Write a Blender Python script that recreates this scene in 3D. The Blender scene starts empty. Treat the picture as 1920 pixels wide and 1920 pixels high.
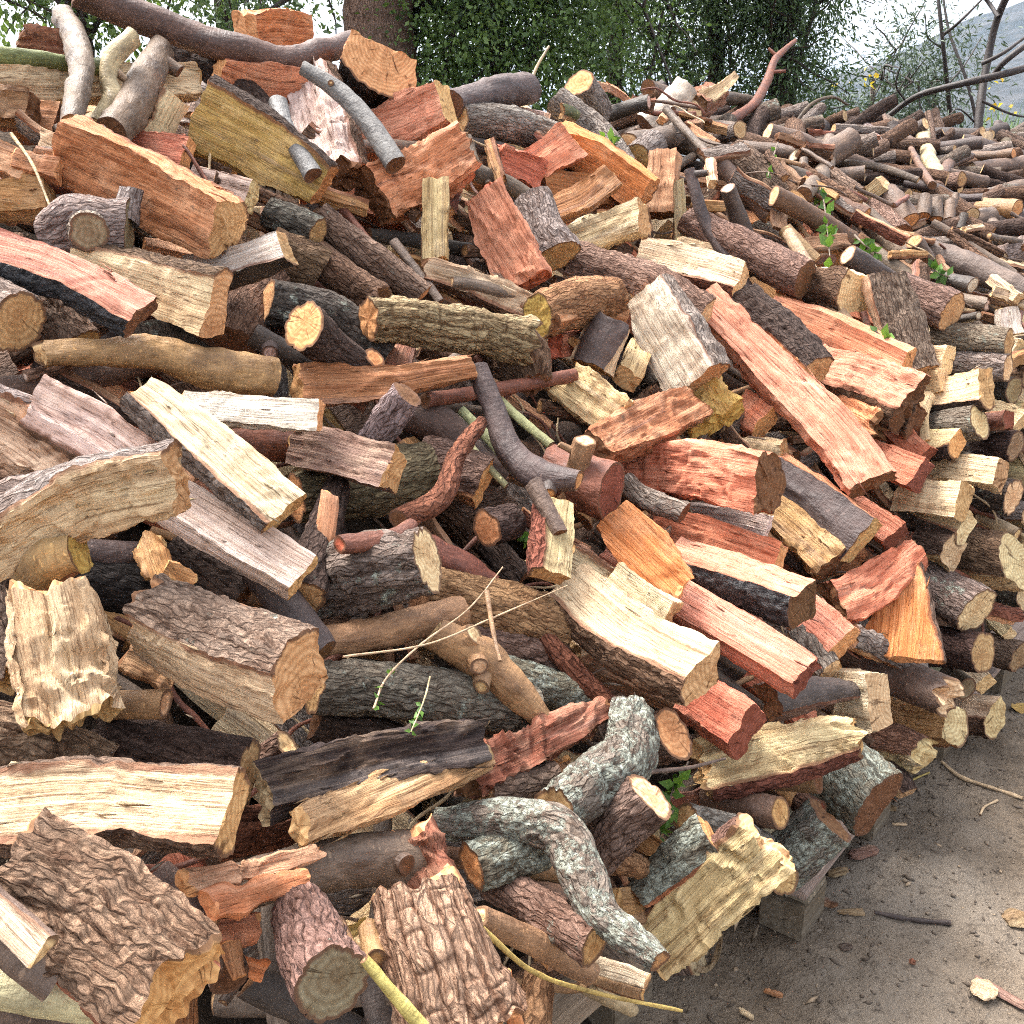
import bpy, math, random
import numpy as np
from mathutils import Vector

sc = bpy.context.scene
C = sc.collection
R_ = math.radians
# ------------------------------------------------------------------ camera
F_PX = 1925.0                       # focal length in pixels of the 1920 px photograph
PITCH = R_(19.0)
EYE = np.array([0.0, 0.0, 1.6])
cam_d = bpy.data.cameras.new('camera'); cam = bpy.data.objects.new('camera', cam_d); C.objects.link(cam)
cam_d.sensor_width = 36.0; cam_d.lens = 36.0 * F_PX / 1920.0
cam_d.clip_start = 0.05; cam_d.clip_end = 3000.0
cam.location = EYE; cam.rotation_euler = (math.pi / 2 - PITCH, 0, 0)
sc.camera = cam
# ------------------------------------------------------------------ sky, sun, exposure (overcast day)
SUN_EL, SUN_AZ = R_(60), R_(-50)    # azimuth clockwise from +Y: high, ahead on the left
w = bpy.data.worlds.new('World'); sc.world = w; w.use_nodes = True
wt = w.node_tree; wt.nodes.clear()
sky = wt.nodes.new('ShaderNodeTexSky'); sky.sky_type = 'NISHITA'; sky.sun_disc = False
sky.sun_elevation = SUN_EL; sky.sun_rotation = SUN_AZ
sky.air_density = 1.0; sky.dust_density = 6.0; sky.ozone_density = 1.0
hs = wt.nodes.new('ShaderNodeHueSaturation'); hs.inputs['Saturation'].default_value = 0.25
bg = wt.nodes.new('ShaderNodeBackground'); bg.inputs['Strength'].default_value = 0.128
wo = wt.nodes.new('ShaderNodeOutputWorld')
wt.links.new(sky.outputs[0], hs.inputs['Color']); wt.links.new(hs.outputs[0], bg.inputs[0]); wt.links.new(bg.outputs[0], wo.inputs[0])
sun_d = bpy.data.lights.new('sun', 'SUN'); sun_d.energy = 1.25; sun_d.angle = R_(22); sun_d.color = (1, 0.94, 0.85)
sun = bpy.data.objects.new('sun', sun_d); C.objects.link(sun)
sd = Vector((math.sin(SUN_AZ) * math.cos(SUN_EL), math.cos(SUN_AZ) * math.cos(SUN_EL), math.sin(SUN_EL)))
sun.rotation_euler = (-sd).to_track_quat('-Z', 'Y').to_euler(); sun.location = (3, -3, 8)
sc.view_settings.view_transform = 'Standard'; sc.view_settings.look = 'None'
sc.view_settings.gamma = 1.0; sc.view_settings.use_curve_mapping = False
sc.view_settings.exposure = 2.32
sc.cycles.max_bounces = 4; sc.cycles.diffuse_bounces = 3; sc.cycles.glossy_bounces = 1; sc.cycles.transmission_bounces = 2; sc.cycles.volume_bounces = 0; sc.cycles.transparent_max_bounces = 4
sc.cycles.use_adaptive_sampling = True; sc.cycles.adaptive_threshold = 0.015; sc.cycles.filter_width = 1.05
sc.cycles.use_denoising = False     # a little sensor grain keeps bark and grain crisp

# ------------------------------------------------------------------ helpers: noise, pixels, meshes
rng = np.random.default_rng(7); random.seed(7)
_perm = rng.permutation(4096).astype(np.int64)
_val = rng.random(4096) * 2 - 1

def vn(x, y, z):                     # value noise, -1..1
    x, y, z = np.broadcast_arrays(np.asarray(x, float), np.asarray(y, float), np.asarray(z, float))
    xi, yi, zi = np.floor(x), np.floor(y), np.floor(z)
    fx, fy, fz = x - xi, y - yi, z - zi
    fx = fx * fx * (3 - 2 * fx); fy = fy * fy * (3 - 2 * fy); fz = fz * fz * (3 - 2 * fz)
    xi = xi.astype(np.int64); yi = yi.astype(np.int64); zi = zi.astype(np.int64)
    def h(a, b, c):
        return _val[(_perm[(_perm[(_perm[a & 4095] + b) & 4095] + c) & 4095])]
    r = 0
    for a in (0, 1):
        wa = fx if a else 1 - fx
        for b in (0, 1):
            wb = fy if b else 1 - fy
            r = r + wa * wb * (h(xi + a, yi + b, zi) * (1 - fz) + h(xi + a, yi + b, zi + 1) * fz)
    return r

def cells(x, y, seed=0):             # 2-D cellular noise: F1, F2, cell value
    x = np.asarray(x, float); y = np.asarray(y, float)
    xi = np.floor(x).astype(np.int64); yi = np.floor(y).astype(np.int64)
    f1 = np.full(x.shape, 9.0); f2 = np.full(x.shape, 9.0); cv = np.zeros(x.shape)
    for a in (-1, 0, 1):
        for b in (-1, 0, 1):
            k = _perm[(_perm[(xi + a + seed) & 4095] + yi + b) & 4095]
            px = xi + a + 0.5 + 0.42 * _val[k]; py = yi + b + 0.5 + 0.42 * _val[(k + 977) & 4095]
            d = np.hypot(px - x, py - y)
            n = d < f1
            f2 = np.where(n, f1, np.minimum(f2, d)); cv = np.where(n, _val[(k + 333) & 4095], cv); f1 = np.where(n, d, f1)
    return f1, f2, cv

FW = np.array([0, math.cos(PITCH), -math.sin(PITCH)]); UP = np.array([0, math.sin(PITCH), math.cos(PITCH)]); RT = np.array([1.0, 0, 0])
def ray(px, py):
    return FW + (px - 960) / F_PX * RT - (py - 960) / F_PX * UP

# the pile's mean surface: u runs along its foot, s up into it
P0 = np.array([0.30, 1.63]); DU = np.array([0.697, 0.717]); DS = np.array([-0.717, 0.697])
LS = [-0.03, 0.0, 0.08, 1.0, 1.8, 2.3, 3.2, 4.6]; LH = [0.0, 0.14, 0.34, 1.17, 1.85, 2.03, 1.85, 0.0]
RS = [-0.03, 0.0, 0.12, 0.25, 0.6, 1.2, 1.7, 2.2, 3.5, 5.0]; RH = [0.0, 0.14, 0.75, 1.0, 1.18, 1.5, 1.69, 1.75, 1.7, 0.0]
def pile_h(x, y):
    u = (x - P0[0]) * DU[0] + (y - P0[1]) * DU[1]; s = (x - P0[0]) * DS[0] + (y - P0[1]) * DS[1]
    k = np.clip((u - 1.2) / 1.0, 0, 1); k = k * k * (3 - 2 * k)
    h = np.interp(s, LS, LH) * (1 - k) + np.interp(s, RS, RH) * k
    e = np.clip((u + 2.6) / 0.8, 0, 1) * np.clip((11.5 - u) / 1.5, 0, 1)
    return h * e
_T = np.linspace(0.8, 11, 1400)
def _hit(px, py):
    d = ray(px, py)
    z = EYE[2] + d[2] * _T; hh = pile_h(d[0] * _T, d[1] * _T)
    i = np.argmax(z < hh)
    return _T[i] if z[i] < hh[i] else None
def depth(px, py):                   # distance along the view axis to the pile; above its crest, that of the crest below
    cx = min(max(px, -200), 2120)
    y = py
    for _ in range(200):
        t = _hit(cx, y)
        if t is not None and hitz(cx, y, t) > 0.02:
            return t
        y = y + 8 if py < 900 else y - 8
    return 4.0
def hitz(px, py, t):
    return EYE[2] + ray(px, py)[2] * t
def at(px, py, t):
    return EYE + ray(px, py) * t

def tagp(o, label=None, cat=None, group=None, kind=None):
    if label: o['label'] = label
    if cat: o['category'] = cat
    if group: o['group'] = group
    if kind: o['kind'] = kind
    return o
def empty(name, loc):
    o = bpy.data.objects.new(name, None); o.empty_display_size = 0.05; o.location = loc; C.objects.link(o); return o

def mesh(name, V, quads=None, tris=None, attrs=None, smooth=None):
    me = bpy.data.meshes.new(name)
    V = np.asarray(V, np.float32); me.vertices.add(len(V)); me.vertices.foreach_set('co', V.ravel())
    nq = 0 if quads is None else len(quads); nt = 0 if tris is None else len(tris)
    li = []
    if nq: li.append(np.asarray(quads, np.int32).ravel())
    if nt: li.append(np.asarray(tris, np.int32).ravel())
    li = np.concatenate(li)
    me.loops.add(len(li)); me.loops.foreach_set('vertex_index', li)
    me.polygons.add(nq + nt)
    st = np.concatenate([np.arange(nq) * 4, nq * 4 + np.arange(nt) * 3]).astype(np.int32)
    me.polygons.foreach_set('loop_start', st)
    for k, a in (attrs or {}).items():
        a = np.asarray(a, np.float32)
        if a.ndim == 2:
            at_ = me.attributes.new(k, 'FLOAT_VECTOR', 'POINT'); at_.data.foreach_set('vector', a.ravel())
        else:
            at_ = me.attributes.new(k, 'FLOAT', 'POINT'); at_.data.foreach_set('value', a)
    me.update(calc_edges=True)
    if smooth:
        me.polygons.foreach_set('use_smooth', np.ones(nq + nt, bool))
        if smooth < 3: me.set_sharp_from_angle(angle=smooth)
    me.validate()
    return me
def obj(name, me, mat, parent=None, color=None):
    o = bpy.data.objects.new(name, me); C.objects.link(o)
    if mat and not me.materials: me.materials.append(mat)
    if parent is not None:
        o.parent = parent
    if color is not None: o.color = color
    return o
def lin(c):
    return tuple(((v / 255) / 12.92 if v <= 10 else ((v / 255 + 0.055) / 1.055) ** 2.4) for v in c)

# ------------------------------------------------------------------ materials
class NT:
    def __init__(s, name):
        s.m = bpy.data.materials.new(name); s.m.use_nodes = True; s.t = s.m.node_tree; s.t.nodes.clear()
        s.out = s.t.nodes.new('ShaderNodeOutputMaterial'); s.b = s.n('ShaderNodeBsdfPrincipled'); s.l(s.b.outputs[0], s.out.inputs[0])
    def n(s, ty, ins=None, **kw):
        nd = s.t.nodes.new(ty)
        for k, v in kw.items(): setattr(nd, k, v)
        for k, v in (ins or {}).items(): s.set(nd.inputs[k], v)
        return nd
    def set(s, sock, v):
        if isinstance(v, bpy.types.NodeSocket): s.t.links.new(v, sock)
        else: sock.default_value = v
    def l(s, a, b): s.t.links.new(a, b)
    def attr(s, name, ty='GEOMETRY'):
        return s.n('ShaderNodeAttribute', attribute_name=name, attribute_type=ty)
    def noise(s, vec, scale=(1, 1, 1), detail=3, rough=0.6, dist=0.0):
        v = s.n('ShaderNodeVectorMath', {0: vec, 1: scale}, operation='MULTIPLY').outputs[0]
        return s.n('ShaderNodeTexNoise', {'Vector': v, 'Scale': 1.0, 'Detail': detail, 'Roughness': rough, 'Distortion': dist}).outputs[0]
    def map(s, v, a, b, c=0.0, d=1.0, smooth=False):
        return s.n('ShaderNodeMapRange', {0: v, 1: a, 2: b, 3: c, 4: d}, interpolation_type='SMOOTHSTEP' if smooth else 'LINEAR').outputs[0]
    def mix(s, f, a, b, mode='MIX'):
        nd = s.n('ShaderNodeMix', data_type='RGBA', blend_type=mode)
        for i, v in ((0, f), (6, a), (7, b)):
            if isinstance(v, tuple) and len(v) == 3: v = v + (1,)
            s.set(nd.inputs[i], v)
        return nd.outputs[2]
    def math(s, op, a, b=0.0):
        return s.n('ShaderNodeMath', {0: a, 1: b}, operation=op).outputs[0]
    def fin(s, col, rough=0.75, bump=None, strength=0.6, dist=0.003, spec=0.3):
        s.set(s.b.inputs['Base Color'], col); s.set(s.b.inputs['Roughness'], rough); s.b.inputs['Specular IOR Level'].default_value = spec
        if bump is not None:
            bn = s.n('ShaderNodeBump', {'Height': bump, 'Strength': strength, 'Distance': dist}); s.l(bn.outputs[0], s.b.inputs['Normal'])
        return s.m

def split_mat():
    k = NT('split_wood'); co = k.attr('gco').outputs['Vector']; oi = k.n('ShaderNodeObjectInfo'); tint = oi.outputs['Color']
    wp = k.noise(co, (7, 7, 7), 2, .5)
    v0 = k.n('ShaderNodeVectorMath', {0: co, 1: k.n('ShaderNodeCombineXYZ', {0: 0.0, 1: k.math('MULTIPLY', wp, .010), 2: k.math('MULTIPLY', wp, .010)}).outputs[0]}, operation='ADD').outputs[0]
    st = k.noise(v0, (2.6, 190, 190), 6, .74); bd = k.noise(v0, (2.5, 34, 34), 3, .55, .4); bl = k.noise(co, (9, 14, 14), 4, .65)
    ln = k.noise(v0, (2.4, 260, 260), 4, .66); tick = k.noise(v0, (9, 260, 260), 3, .6)
    hw0 = k.noise(co, (5, 18, 18), 3, .6)
    pale = k.mix(.32, tint, (.85, .62, .42))
    c = k.mix(k.map(bd, .34, .66), k.mix(1.0, tint, (.70, .60, .54), 'MULTIPLY'), tint)
    c = k.mix(k.map(bl, .48, .70, 0, .8), c, pale)
    c = k.mix(k.map(st, .50, .66, 0, .55), c, pale)
    c = k.mix(k.map(st, .50, .34, 0, .7), c, k.mix(1.0, c, (.56, .46, .40), 'MULTIPLY'))
    c = k.mix(k.map(ln, .43, .36, 0, .75), c, k.mix(1.0, c, (.34, .26, .22), 'MULTIPLY'))
    c = k.mix(k.math('MULTIPLY', k.map(tick, .36, .29, 0, .7), k.map(hw0, .4, .6, 0, 1)), c, k.mix(1.0, c, (.28, .2, .17), 'MULTIPLY'))
    hw = k.noise(v0, (1.6, 13, 13), 3, .6); c = k.mix(k.map(hw, .52, .68, 0, .6), c, k.mix(1.0, c, (.62, .50, .42), 'MULTIPLY'))
    ck = k.noise(v0, (2.2, 75, 75), 2, .5); c = k.mix(k.map(k.math('ABSOLUTE', k.math('SUBTRACT', ck, .42)), .012, .0, 0, .85), c, k.mix(1.0, c, (.22, .16, .13), 'MULTIPLY'))
    ws_ = k.noise(v0, (1.1, 26, 26), 4, .6); c = k.mix(k.map(ws_, .58, .68, 0, .5), c, k.mix(.35, k.mix(1.0, c, (.55, .50, .52), 'MULTIPLY'), (.42, .36, .33)))
    stain = k.noise(co, (6, 20, 20), 5, .72)
    c = k.mix(k.map(stain, .56, .72, 0, .65), c, k.mix(1.0, c, (.46, .40, .37), 'MULTIPLY'))
    dirt = k.noise(co, (45, 60, 60), 4, .75)
    c = k.mix(k.math('MULTIPLY', k.map(dirt, .58, .68, 0, .7), k.map(bl, .4, .62, 0, 1)), c, (.12, .085, .06))
    cam_ = k.attr('cam').outputs['Fac']
    wob = k.math('ADD', cam_, k.math('MULTIPLY', k.math('SUBTRACT', bl, .5), .02))
    c = k.mix(k.map(wob, .002, .008, .85, 0, True), c, (.19, .075, .04))
    b = k.math('ADD', k.math('MULTIPLY', st, .9), k.math('ADD', k.math('MULTIPLY', ln, .5), k.math('ADD', k.math('MULTIPLY', bd, .8), k.math('MULTIPLY', tick, .25))))
    return k.fin(c, k.map(st, .3, .7, .6, .85), b, 1.0, .008, .25)
def end_mat():
    k = NT('end_grain'); co = k.attr('gco').outputs['Vector']; tint = k.n('ShaderNodeObjectInfo').outputs['Color']
    sx = k.n('ShaderNodeSeparateXYZ', {0: co}); y, z = sx.outputs[1], sx.outputs[2]
    wv = k.noise(co, (5, 30, 30), 2, .5)
    r = k.math('SQRT', k.math('ADD', k.math('MULTIPLY', y, y), k.math('MULTIPLY', z, z)))
    r2 = k.math('ADD', r, k.math('MULTIPLY', wv, .012))
    ring = k.math('SINE', k.math('MULTIPLY', r2, 620.0))
    an = k.math('ARCTAN2', y, z)
    rv = k.n('ShaderNodeCombineXYZ', {0: k.math('MULTIPLY', an, 7.0), 1: k.math('MULTIPLY', r, 18.0), 2: sx.outputs[0]}).outputs[0]
    rad = k.noise(rv, (1, 1, 1), 3, .6)
    saw = k.noise(co, (60, 200, 12), 2, .5); bl = k.noise(co, (25, 25, 25), 4, .65)
    c = k.mix(k.map(ring, -1, 1, .0, .55), tint, k.mix(1.0, tint, (.52, .40, .31), 'MULTIPLY'))
    c = k.mix(k.map(bl, .42, .70, 0, .6), c, k.mix(1.0, tint, (.58, .47, .38), 'MULTIPLY'))
    c = k.mix(k.map(r2, .0, .035, .6, 0), c, k.mix(1.0, tint, (.60, .42, .32), 'MULTIPLY'))
    c = k.mix(k.map(rad, .41, .33, 0, .9), c, k.mix(1.0, c, (.25, .2, .17), 'MULTIPLY'))
    c = k.mix(k.map(saw, .3, .6, .5, 0), c, k.mix(1.0, c, (.6, .5, .42), 'MULTIPLY'))
    cam_ = k.attr('cam').outputs['Fac']
    c = k.mix(k.map(k.math('ADD', cam_, k.math('MULTIPLY', wv, .004)), .005, .010, .9, 0, True), c, (.12, .06, .035))
    b = k.math('ADD', k.math('MULTIPLY', ring, .05), k.math('ADD', k.math('MULTIPLY', rad, .6), k.math('MULTIPLY', saw, .5)))
    return k.fin(c, .8, b, .6, .003, .2)
def bark_mat(kind):
    k = NT('bark_' + kind); co = k.attr('buv').outputs['Vector']; oi = k.n('ShaderNodeObjectInfo'); tint = oi.outputs['Color']; lich = oi.outputs['Alpha']
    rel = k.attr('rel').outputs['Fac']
    if kind == 'smooth':
        a = k.noise(co, (14, 22, 22), 6, .65); f = k.noise(co, (50, 130, 130), 4, .65); p = k.noise(co, (110, 70, 70), 2, .5); wr = k.noise(co, (160, 18, 18), 3, .6)
        c = k.mix(k.map(a, .35, .68), k.mix(1.0, tint, (.55, .5, .48), 'MULTIPLY'), k.mix(1.0, tint, (1.3, 1.26, 1.2), 'MULTIPLY'))
        c = k.mix(k.map(f, .3, .65, .6, 0), c, k.mix(1.0, c, (.45, .4, .37), 'MULTIPLY'))
        c = k.mix(k.map(wr, .42, .34, 0, .4), c, k.mix(1.0, c, (.5, .45, .42), 'MULTIPLY'))
        c = k.mix(k.map(p, .66, .72, 0, .7), c, k.mix(1.0, tint, (1.9, 1.8, 1.6), 'MULTIPLY'))
        b = k.math('ADD', k.math('MULTIPLY', a, .8), k.math('ADD', k.math('MULTIPLY', f, .7), k.math('MULTIPLY', wr, .3))); dist = .005; ro = k.map(a, .3, .7, .45, .75); sp = .4
    elif kind in ('rough', 'cracked'):
        ws = k.noise(co, (20, 20, 20), 3, .6)
        v0 = k.n('ShaderNodeVectorMath', {0: co, 1: k.n('ShaderNodeCombineXYZ', {0: k.math('MULTIPLY', ws, .03), 1: k.math('MULTIPLY', ws, .022), 2: 0.0}).outputs[0]}, operation='ADD').outputs[0]
        vv = k.n('ShaderNodeVectorMath', {0: v0, 1: (30, 120, 0)}, operation='MULTIPLY').outputs[0]
        vo = k.n('ShaderNodeTexVoronoi', {'Vector': vv, 'Scale': 1.0}, feature='DISTANCE_TO_EDGE', voronoi_dimensions='2D').outputs[0]
        vc = k.n('ShaderNodeSeparateXYZ', {0: k.n('ShaderNodeTexVoronoi', {'Vector': vv, 'Scale': 1.0}, voronoi_dimensions='2D').outputs[1]}).outputs[0]
        a = k.noise(v0, (22, 115, 115), 6, .76); big = k.noise(co, (7, 10, 10), 4, .65); fl = k.noise(v0, (90, 170, 170), 3, .7)
        c = k.mix(k.map(big, .36, .66), k.mix(1.0, tint, (.66, .56, .50), 'MULTIPLY'), k.mix(1.0, tint, (1.1, 1.1, 1.1), 'MULTIPLY'))
        c = k.mix(k.map(vc, .35, 1, 0, .6), c, k.mix(1.0, tint, (1.7, 1.66, 1.6), 'MULTIPLY'))
        c = k.mix(k.map(fl, .5, .68, 0, .6), c, k.mix(1.0, tint, (2.1, 2.0, 1.9), 'MULTIPLY'))
        c = k.mix(k.map(a, .50, .40, 0, .85), c, k.mix(1.0, tint, (.36, .26, .21), 'MULTIPLY'))
        c = k.mix(k.map(vo, .015, .10, .4, 0), c, k.mix(1.0, tint, (.34, .24, .19), 'MULTIPLY'))
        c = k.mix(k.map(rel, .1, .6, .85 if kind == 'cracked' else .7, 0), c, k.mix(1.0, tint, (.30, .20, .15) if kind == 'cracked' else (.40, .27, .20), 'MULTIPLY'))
        b = k.math('ADD', k.math('MULTIPLY', a, 1.0), k.math('ADD', k.math('MULTIPLY', fl, .4), k.math('ADD', k.map(vo, 0, .18, 0, .4), k.math('MULTIPLY', vc, .4)))); dist = .012; ro = .85; sp = .2
    else:   # charred
        a = k.noise(co, (45, 80, 80), 5, .65); cr = k.noise(co, (120, 30, 30), 3, .6)
        c = k.mix(k.map(a, .35, .7), (.006, .006, .007), (.04, .038, .042)); b = k.math('ADD', a, k.math('MULTIPLY', cr, .6)); dist = .014; ro = .42; sp = .45
    if kind != 'char':
        l1 = k.noise(co, (20, 26, 30), 6, .74); l2 = k.noise(co, (90, 110, 110), 4, .7)
        th = k.math('SUBTRACT', .74, k.math('MULTIPLY', lich, .30))
        lf = k.math('MULTIPLY', k.map(k.math('SUBTRACT', l1, th), -.01, .04, 0, .92, True), k.map(l2, .38, .52, .1, 1))
        lc = k.mix(k.map(l2, .42, .62), (.25, .265, .21), (.45, .475, .40))
        c = k.mix(lf, c, lc)
        b = k.math('ADD', b, k.math('MULTIPLY', lf, .35))
    return k.fin(c, ro, b, 1.0, dist, sp)
M_SPLIT = split_mat(); M_END = end_mat(); M_BARK = {q: bark_mat(q) for q in ('smooth', 'rough', 'cracked', 'char')}

# bark: colour, surface, amount of lichen      split wood: colour
BK = {'gry': ((140, 130, 124), 'rough', .3), 'grs': ((114, 100, 88), 'smooth', .1), 'grb': ((122, 102, 90), 'rough', .15), 'gbs': ((110, 92, 80), 'smooth', .1),
      'brn': ((108, 84, 68), 'rough', .1), 'brs': ((112, 86, 70), 'smooth', 0), 'drk': ((74, 60, 54), 'rough', .25), 'dks': ((74, 64, 60), 'smooth', 0),
      'red': ((122, 76, 60), 'rough', 0), 'res': ((122, 76, 60), 'smooth', 0), 'pur': ((84, 72, 68), 'smooth', .05), 'smb': ((92, 74, 66), 'smooth', 0),
      'tan': ((160, 126, 92), 'smooth', 0), 'tar': ((150, 116, 84), 'rough', 0), 'ylb': ((160, 132, 86), 'smooth', .1), 'bei': ((186, 166, 134), 'smooth', .1),
      'blg': ((110, 109, 112), 'smooth', .1), 'grn': ((110, 118, 74), 'smooth', .2), 'lic': ((120, 108, 98), 'rough', .55), 'lih': ((126, 120, 108), 'rough', .9),
      'dli': ((82, 76, 70), 'rough', .5), 'mos': ((104, 98, 76), 'rough', .35), 'euc': ((192, 192, 152), 'smooth', .2), 'blk': ((40, 36, 36), 'rough', 0),
      'pal': ((200, 196, 180), 'smooth', .3), 'grp': ((130, 106, 94), 'rough', .35), 'crk': ((160, 138, 112), 'cracked', .05), 'crd': ((134, 112, 96), 'rough', .12),
      'pgr': ((196, 204, 150), 'smooth', .1), 'yst': ((196, 178, 104), 'smooth', 0), 'chr': ((20, 20, 20), 'char', 0)}
SP = {'cream': (240, 219, 180), 'white': (246, 234, 216), 'pinkw': (234, 212, 198), 'yel': (206, 172, 98), 'cyel': (234, 208, 158), 'tanw': (214, 192, 150),
      'tan': (190, 146, 96), 'org': (224, 150, 106), 'orgb': (232, 148, 90), 'red': (210, 126, 98), 'rpk': (228, 154, 128), 'pko': (232, 154, 122), 'ord': (228, 144, 108),
      'brn': (136, 98, 70), 'obr': (190, 132, 88), 'pur': (150, 118, 106), 'palew': (228, 202, 166), 'blk': (70, 58, 54), 'rbr': (150, 92, 70), 'opale': (232, 178, 138),
      'gtan': (160, 140, 108), 'gwd': (150, 138, 112), 'endr': (140, 84, 66), 'endb': (122, 88, 62), 'endt': (208, 170, 122), 'endc': (236, 206, 160), 'endo': (230, 174, 122)}
# ------------------------------------------------------------------ wood builders
def catmull(P, n):
    P = np.asarray(P, float)
    if len(P) == 2:
        t = np.linspace(0, 1, n)[:, None]; return P[0] * (1 - t) + P[1] * t
    Q = np.vstack([2 * P[0] - P[1], P, 2 * P[-1] - P[-2]])
    d = np.linalg.norm(np.diff(P, axis=0), axis=1); cu = np.concatenate([[0], np.cumsum(d)]); ts = np.linspace(0, cu[-1], n)
    out = []
    for t in ts:
        i = min(np.searchsorted(cu, t, side='right') - 1, len(P) - 2); f = (t - cu[i]) / max(d[i], 1e-9)
        a, b, c, e = Q[i], Q[i + 1], Q[i + 2], Q[i + 3]
        out.append(.5 * (2 * b + (c - a) * f + (2 * a - 5 * b + 4 * c - e) * f * f + (3 * b - a - 3 * c + e) * f ** 3))
    return np.array(out)

def frames(S):
    T = np.gradient(S, axis=0); T /= np.linalg.norm(T, axis=1)[:, None]
    Vw = EYE - S.mean(0); Vw /= np.linalg.norm(Vw)
    V = Vw - (T @ Vw)[:, None] * T
    n = np.linalg.norm(V, axis=1)
    if n.min() < .2:
        alt = np.array([0, 0, 1.0]); V = V + (alt - (T @ alt)[:, None] * T) * .5
        n = np.linalg.norm(V, axis=1)
    V /= n[:, None]
    return T, np.cross(T, V), V

def loft(S, sec, tags, spacing, seed, rough=1.0, rag=0.0, barkkind='rough', slant=(0, 0), pith=(0, 0), torn=(0, 0), gnarl=0.0):
    """S spine (M,3); sec(M)->(M,N,2) section points; tags per section point ('s','b','c'). Returns parts of a log."""
    M = len(S); T, U, V = frames(S)
    q = sec(M); N = q.shape[1]; tg = np.array(list(tags))
    L = np.concatenate([[0], np.cumsum(np.linalg.norm(np.diff(S, axis=0), axis=1))]); Lt = L[-1]
    e = np.roll(q, -1, 1) - np.roll(q, 1, 1); nrm = np.stack([e[..., 1], -e[..., 0]], -1)
    nrm /= np.maximum(np.linalg.norm(nrm, axis=-1, keepdims=True), 1e-9)
    cen = q.mean(1, keepdims=True); sgn = np.sign((nrm * (q - cen)).sum()); nrm *= sgn
    per = np.linalg.norm(np.roll(q, -1, 1) - q, axis=-1); arc = np.concatenate([np.zeros((M, 1)), np.cumsum(per, 1)[:, :-1]], 1)
    arc0 = arc.mean(0)[None, :] * np.ones((M, 1)); P1 = per.sum(1).mean()
    size = math.sqrt(abs(P1)) ; rad = P1 / 6.28
    tt = L[:, None] * np.ones((1, N)); so = seed * 7.31 % 97
    qx, qy = q[..., 0], q[..., 1]
    isb = np.array([c != 's' for c in tg])[None, :]
    # bark relief (periodic round the log: uses section coordinates)
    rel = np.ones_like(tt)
    if barkkind == 'smooth':
        db = rad * .06 * vn(tt / .12 + so, qx * 9 / (rad * 6), qy * 9 / (rad * 6)) + .0015 * vn(tt * 60, qx * 90 + so, qy * 90)
        kn = np.clip((vn(tt * 13 + so, qx * 26, qy * 26) - .62) / .3, 0, 1); db = db + kn * rad * .14
    elif barkkind == 'cracked':
        w1 = vn(tt * 12 + so, qx * 14, qy * 14); w2 = vn(tt * 38 + so, qx * 44, qy * 44); w4 = vn(tt * 85 + so, qx * 90, qy * 90)
        s1 = (arc0 + .007 * w1 + .004 * w2 + .0015 * w4) * 40 + so; col_ = np.floor(s1); r1 = _val[(col_.astype(np.int64) * 131 + int(seed) * 17) & 4095]
        t1 = (tt + .006 * w2 + .008 * w1 + .002 * w4) * (30 + 14 * r1) + r1 * 9; row = np.floor(t1); r2 = _val[(row.astype(np.int64) * 71 + col_.astype(np.int64) * 131) & 4095]
        ex = np.minimum(s1 - col_, 1 - s1 + col_); et = np.minimum(t1 - row, 1 - t1 + row)
        plate = np.clip(ex / np.maximum(.17 + .10 * w2, .05), 0, 1) * (1 - (1 - np.clip(et / .09, 0, 1)) * np.where(r2 > -.3, .8, .15)) * (.75 + .25 * w4)
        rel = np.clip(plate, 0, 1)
        db = .0070 * plate + .0026 * r2 + .0015 * w2 + .005 * w1 + .0018 * w4
    else:
        w1 = vn(tt * 18 + so, qx * 34, qy * 34); w3 = vn(tt * 90 + so, qx * 130, qy * 130); w5 = vn(tt * 40 + so, qx * 60, qy * 60)
        f1, f2, cv = cells((tt + .006 * w5 + .008 * w1) * 27 + so, (arc0 + .005 * w5 + .006 * w1) * 66 + so * 3, int(seed) % 900)
        plate = np.clip((f2 - f1) / .24, 0, 1)
        n1 = vn(tt * 6 + so + 5, qx * 52 + w1 * .2 + w3 * .25, qy * 52 + w1 * .2 + w3 * .25); fis = np.clip(np.abs(n1) / .16, 0, 1)
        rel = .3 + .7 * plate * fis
        db = (.0020 * plate + .0058 * fis + .0013 * cv) + .0016 * w3 + .001 * w5
        db += rad * .05 * vn(tt * 9 + so, qx * 9, qy * 9)
    db = db * rough
    if gnarl:
        db = db + gnarl * rad * (vn(tt / (rad * 1.6) + so, qx / (rad * 1.3), qy / (rad * 1.3)) + .5 * vn(tt / (rad * .7) + so, qx / (rad * .6), qy / (rad * .6)))
    # split relief: fibres along the grain, steps where it tore
    g1 = vn(tt * 3 + so, qx * 55 + so, qy * 55); g2 = vn(tt * 6 + so, qx * 120, qy * 120 + so); g0 = vn(tt * 5 + so + 9, qx * 16, qy * 16)
    sg = vn(tt * 2.2 + so + 2, qx * 34, qy * 34 + so) * 3.2; stp = (np.floor(sg) + np.clip((sg - np.floor(sg)) / .25, 0, 1)) / 3.2     # the wood tore in steps
    ds = .0020 * g1 + .0014 * g2 + .0022 * g0 + .0040 * stp
    if rag:
        wy = .35 * vn(tt * 16 + so, qx * 8, qy * 8)
        h1 = vn(tt * 3.5 + so + 3, qx * 50 + wy * 5, qy * 50 + wy * 5); h2 = vn(tt * 7 + so, qx * 95 + wy * 8, qy * 95 + wy * 8)
        ds = ds + rag * (.010 * h1 + .006 * (1 - 2 * np.abs(h2)) + .006 * g0)
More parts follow.
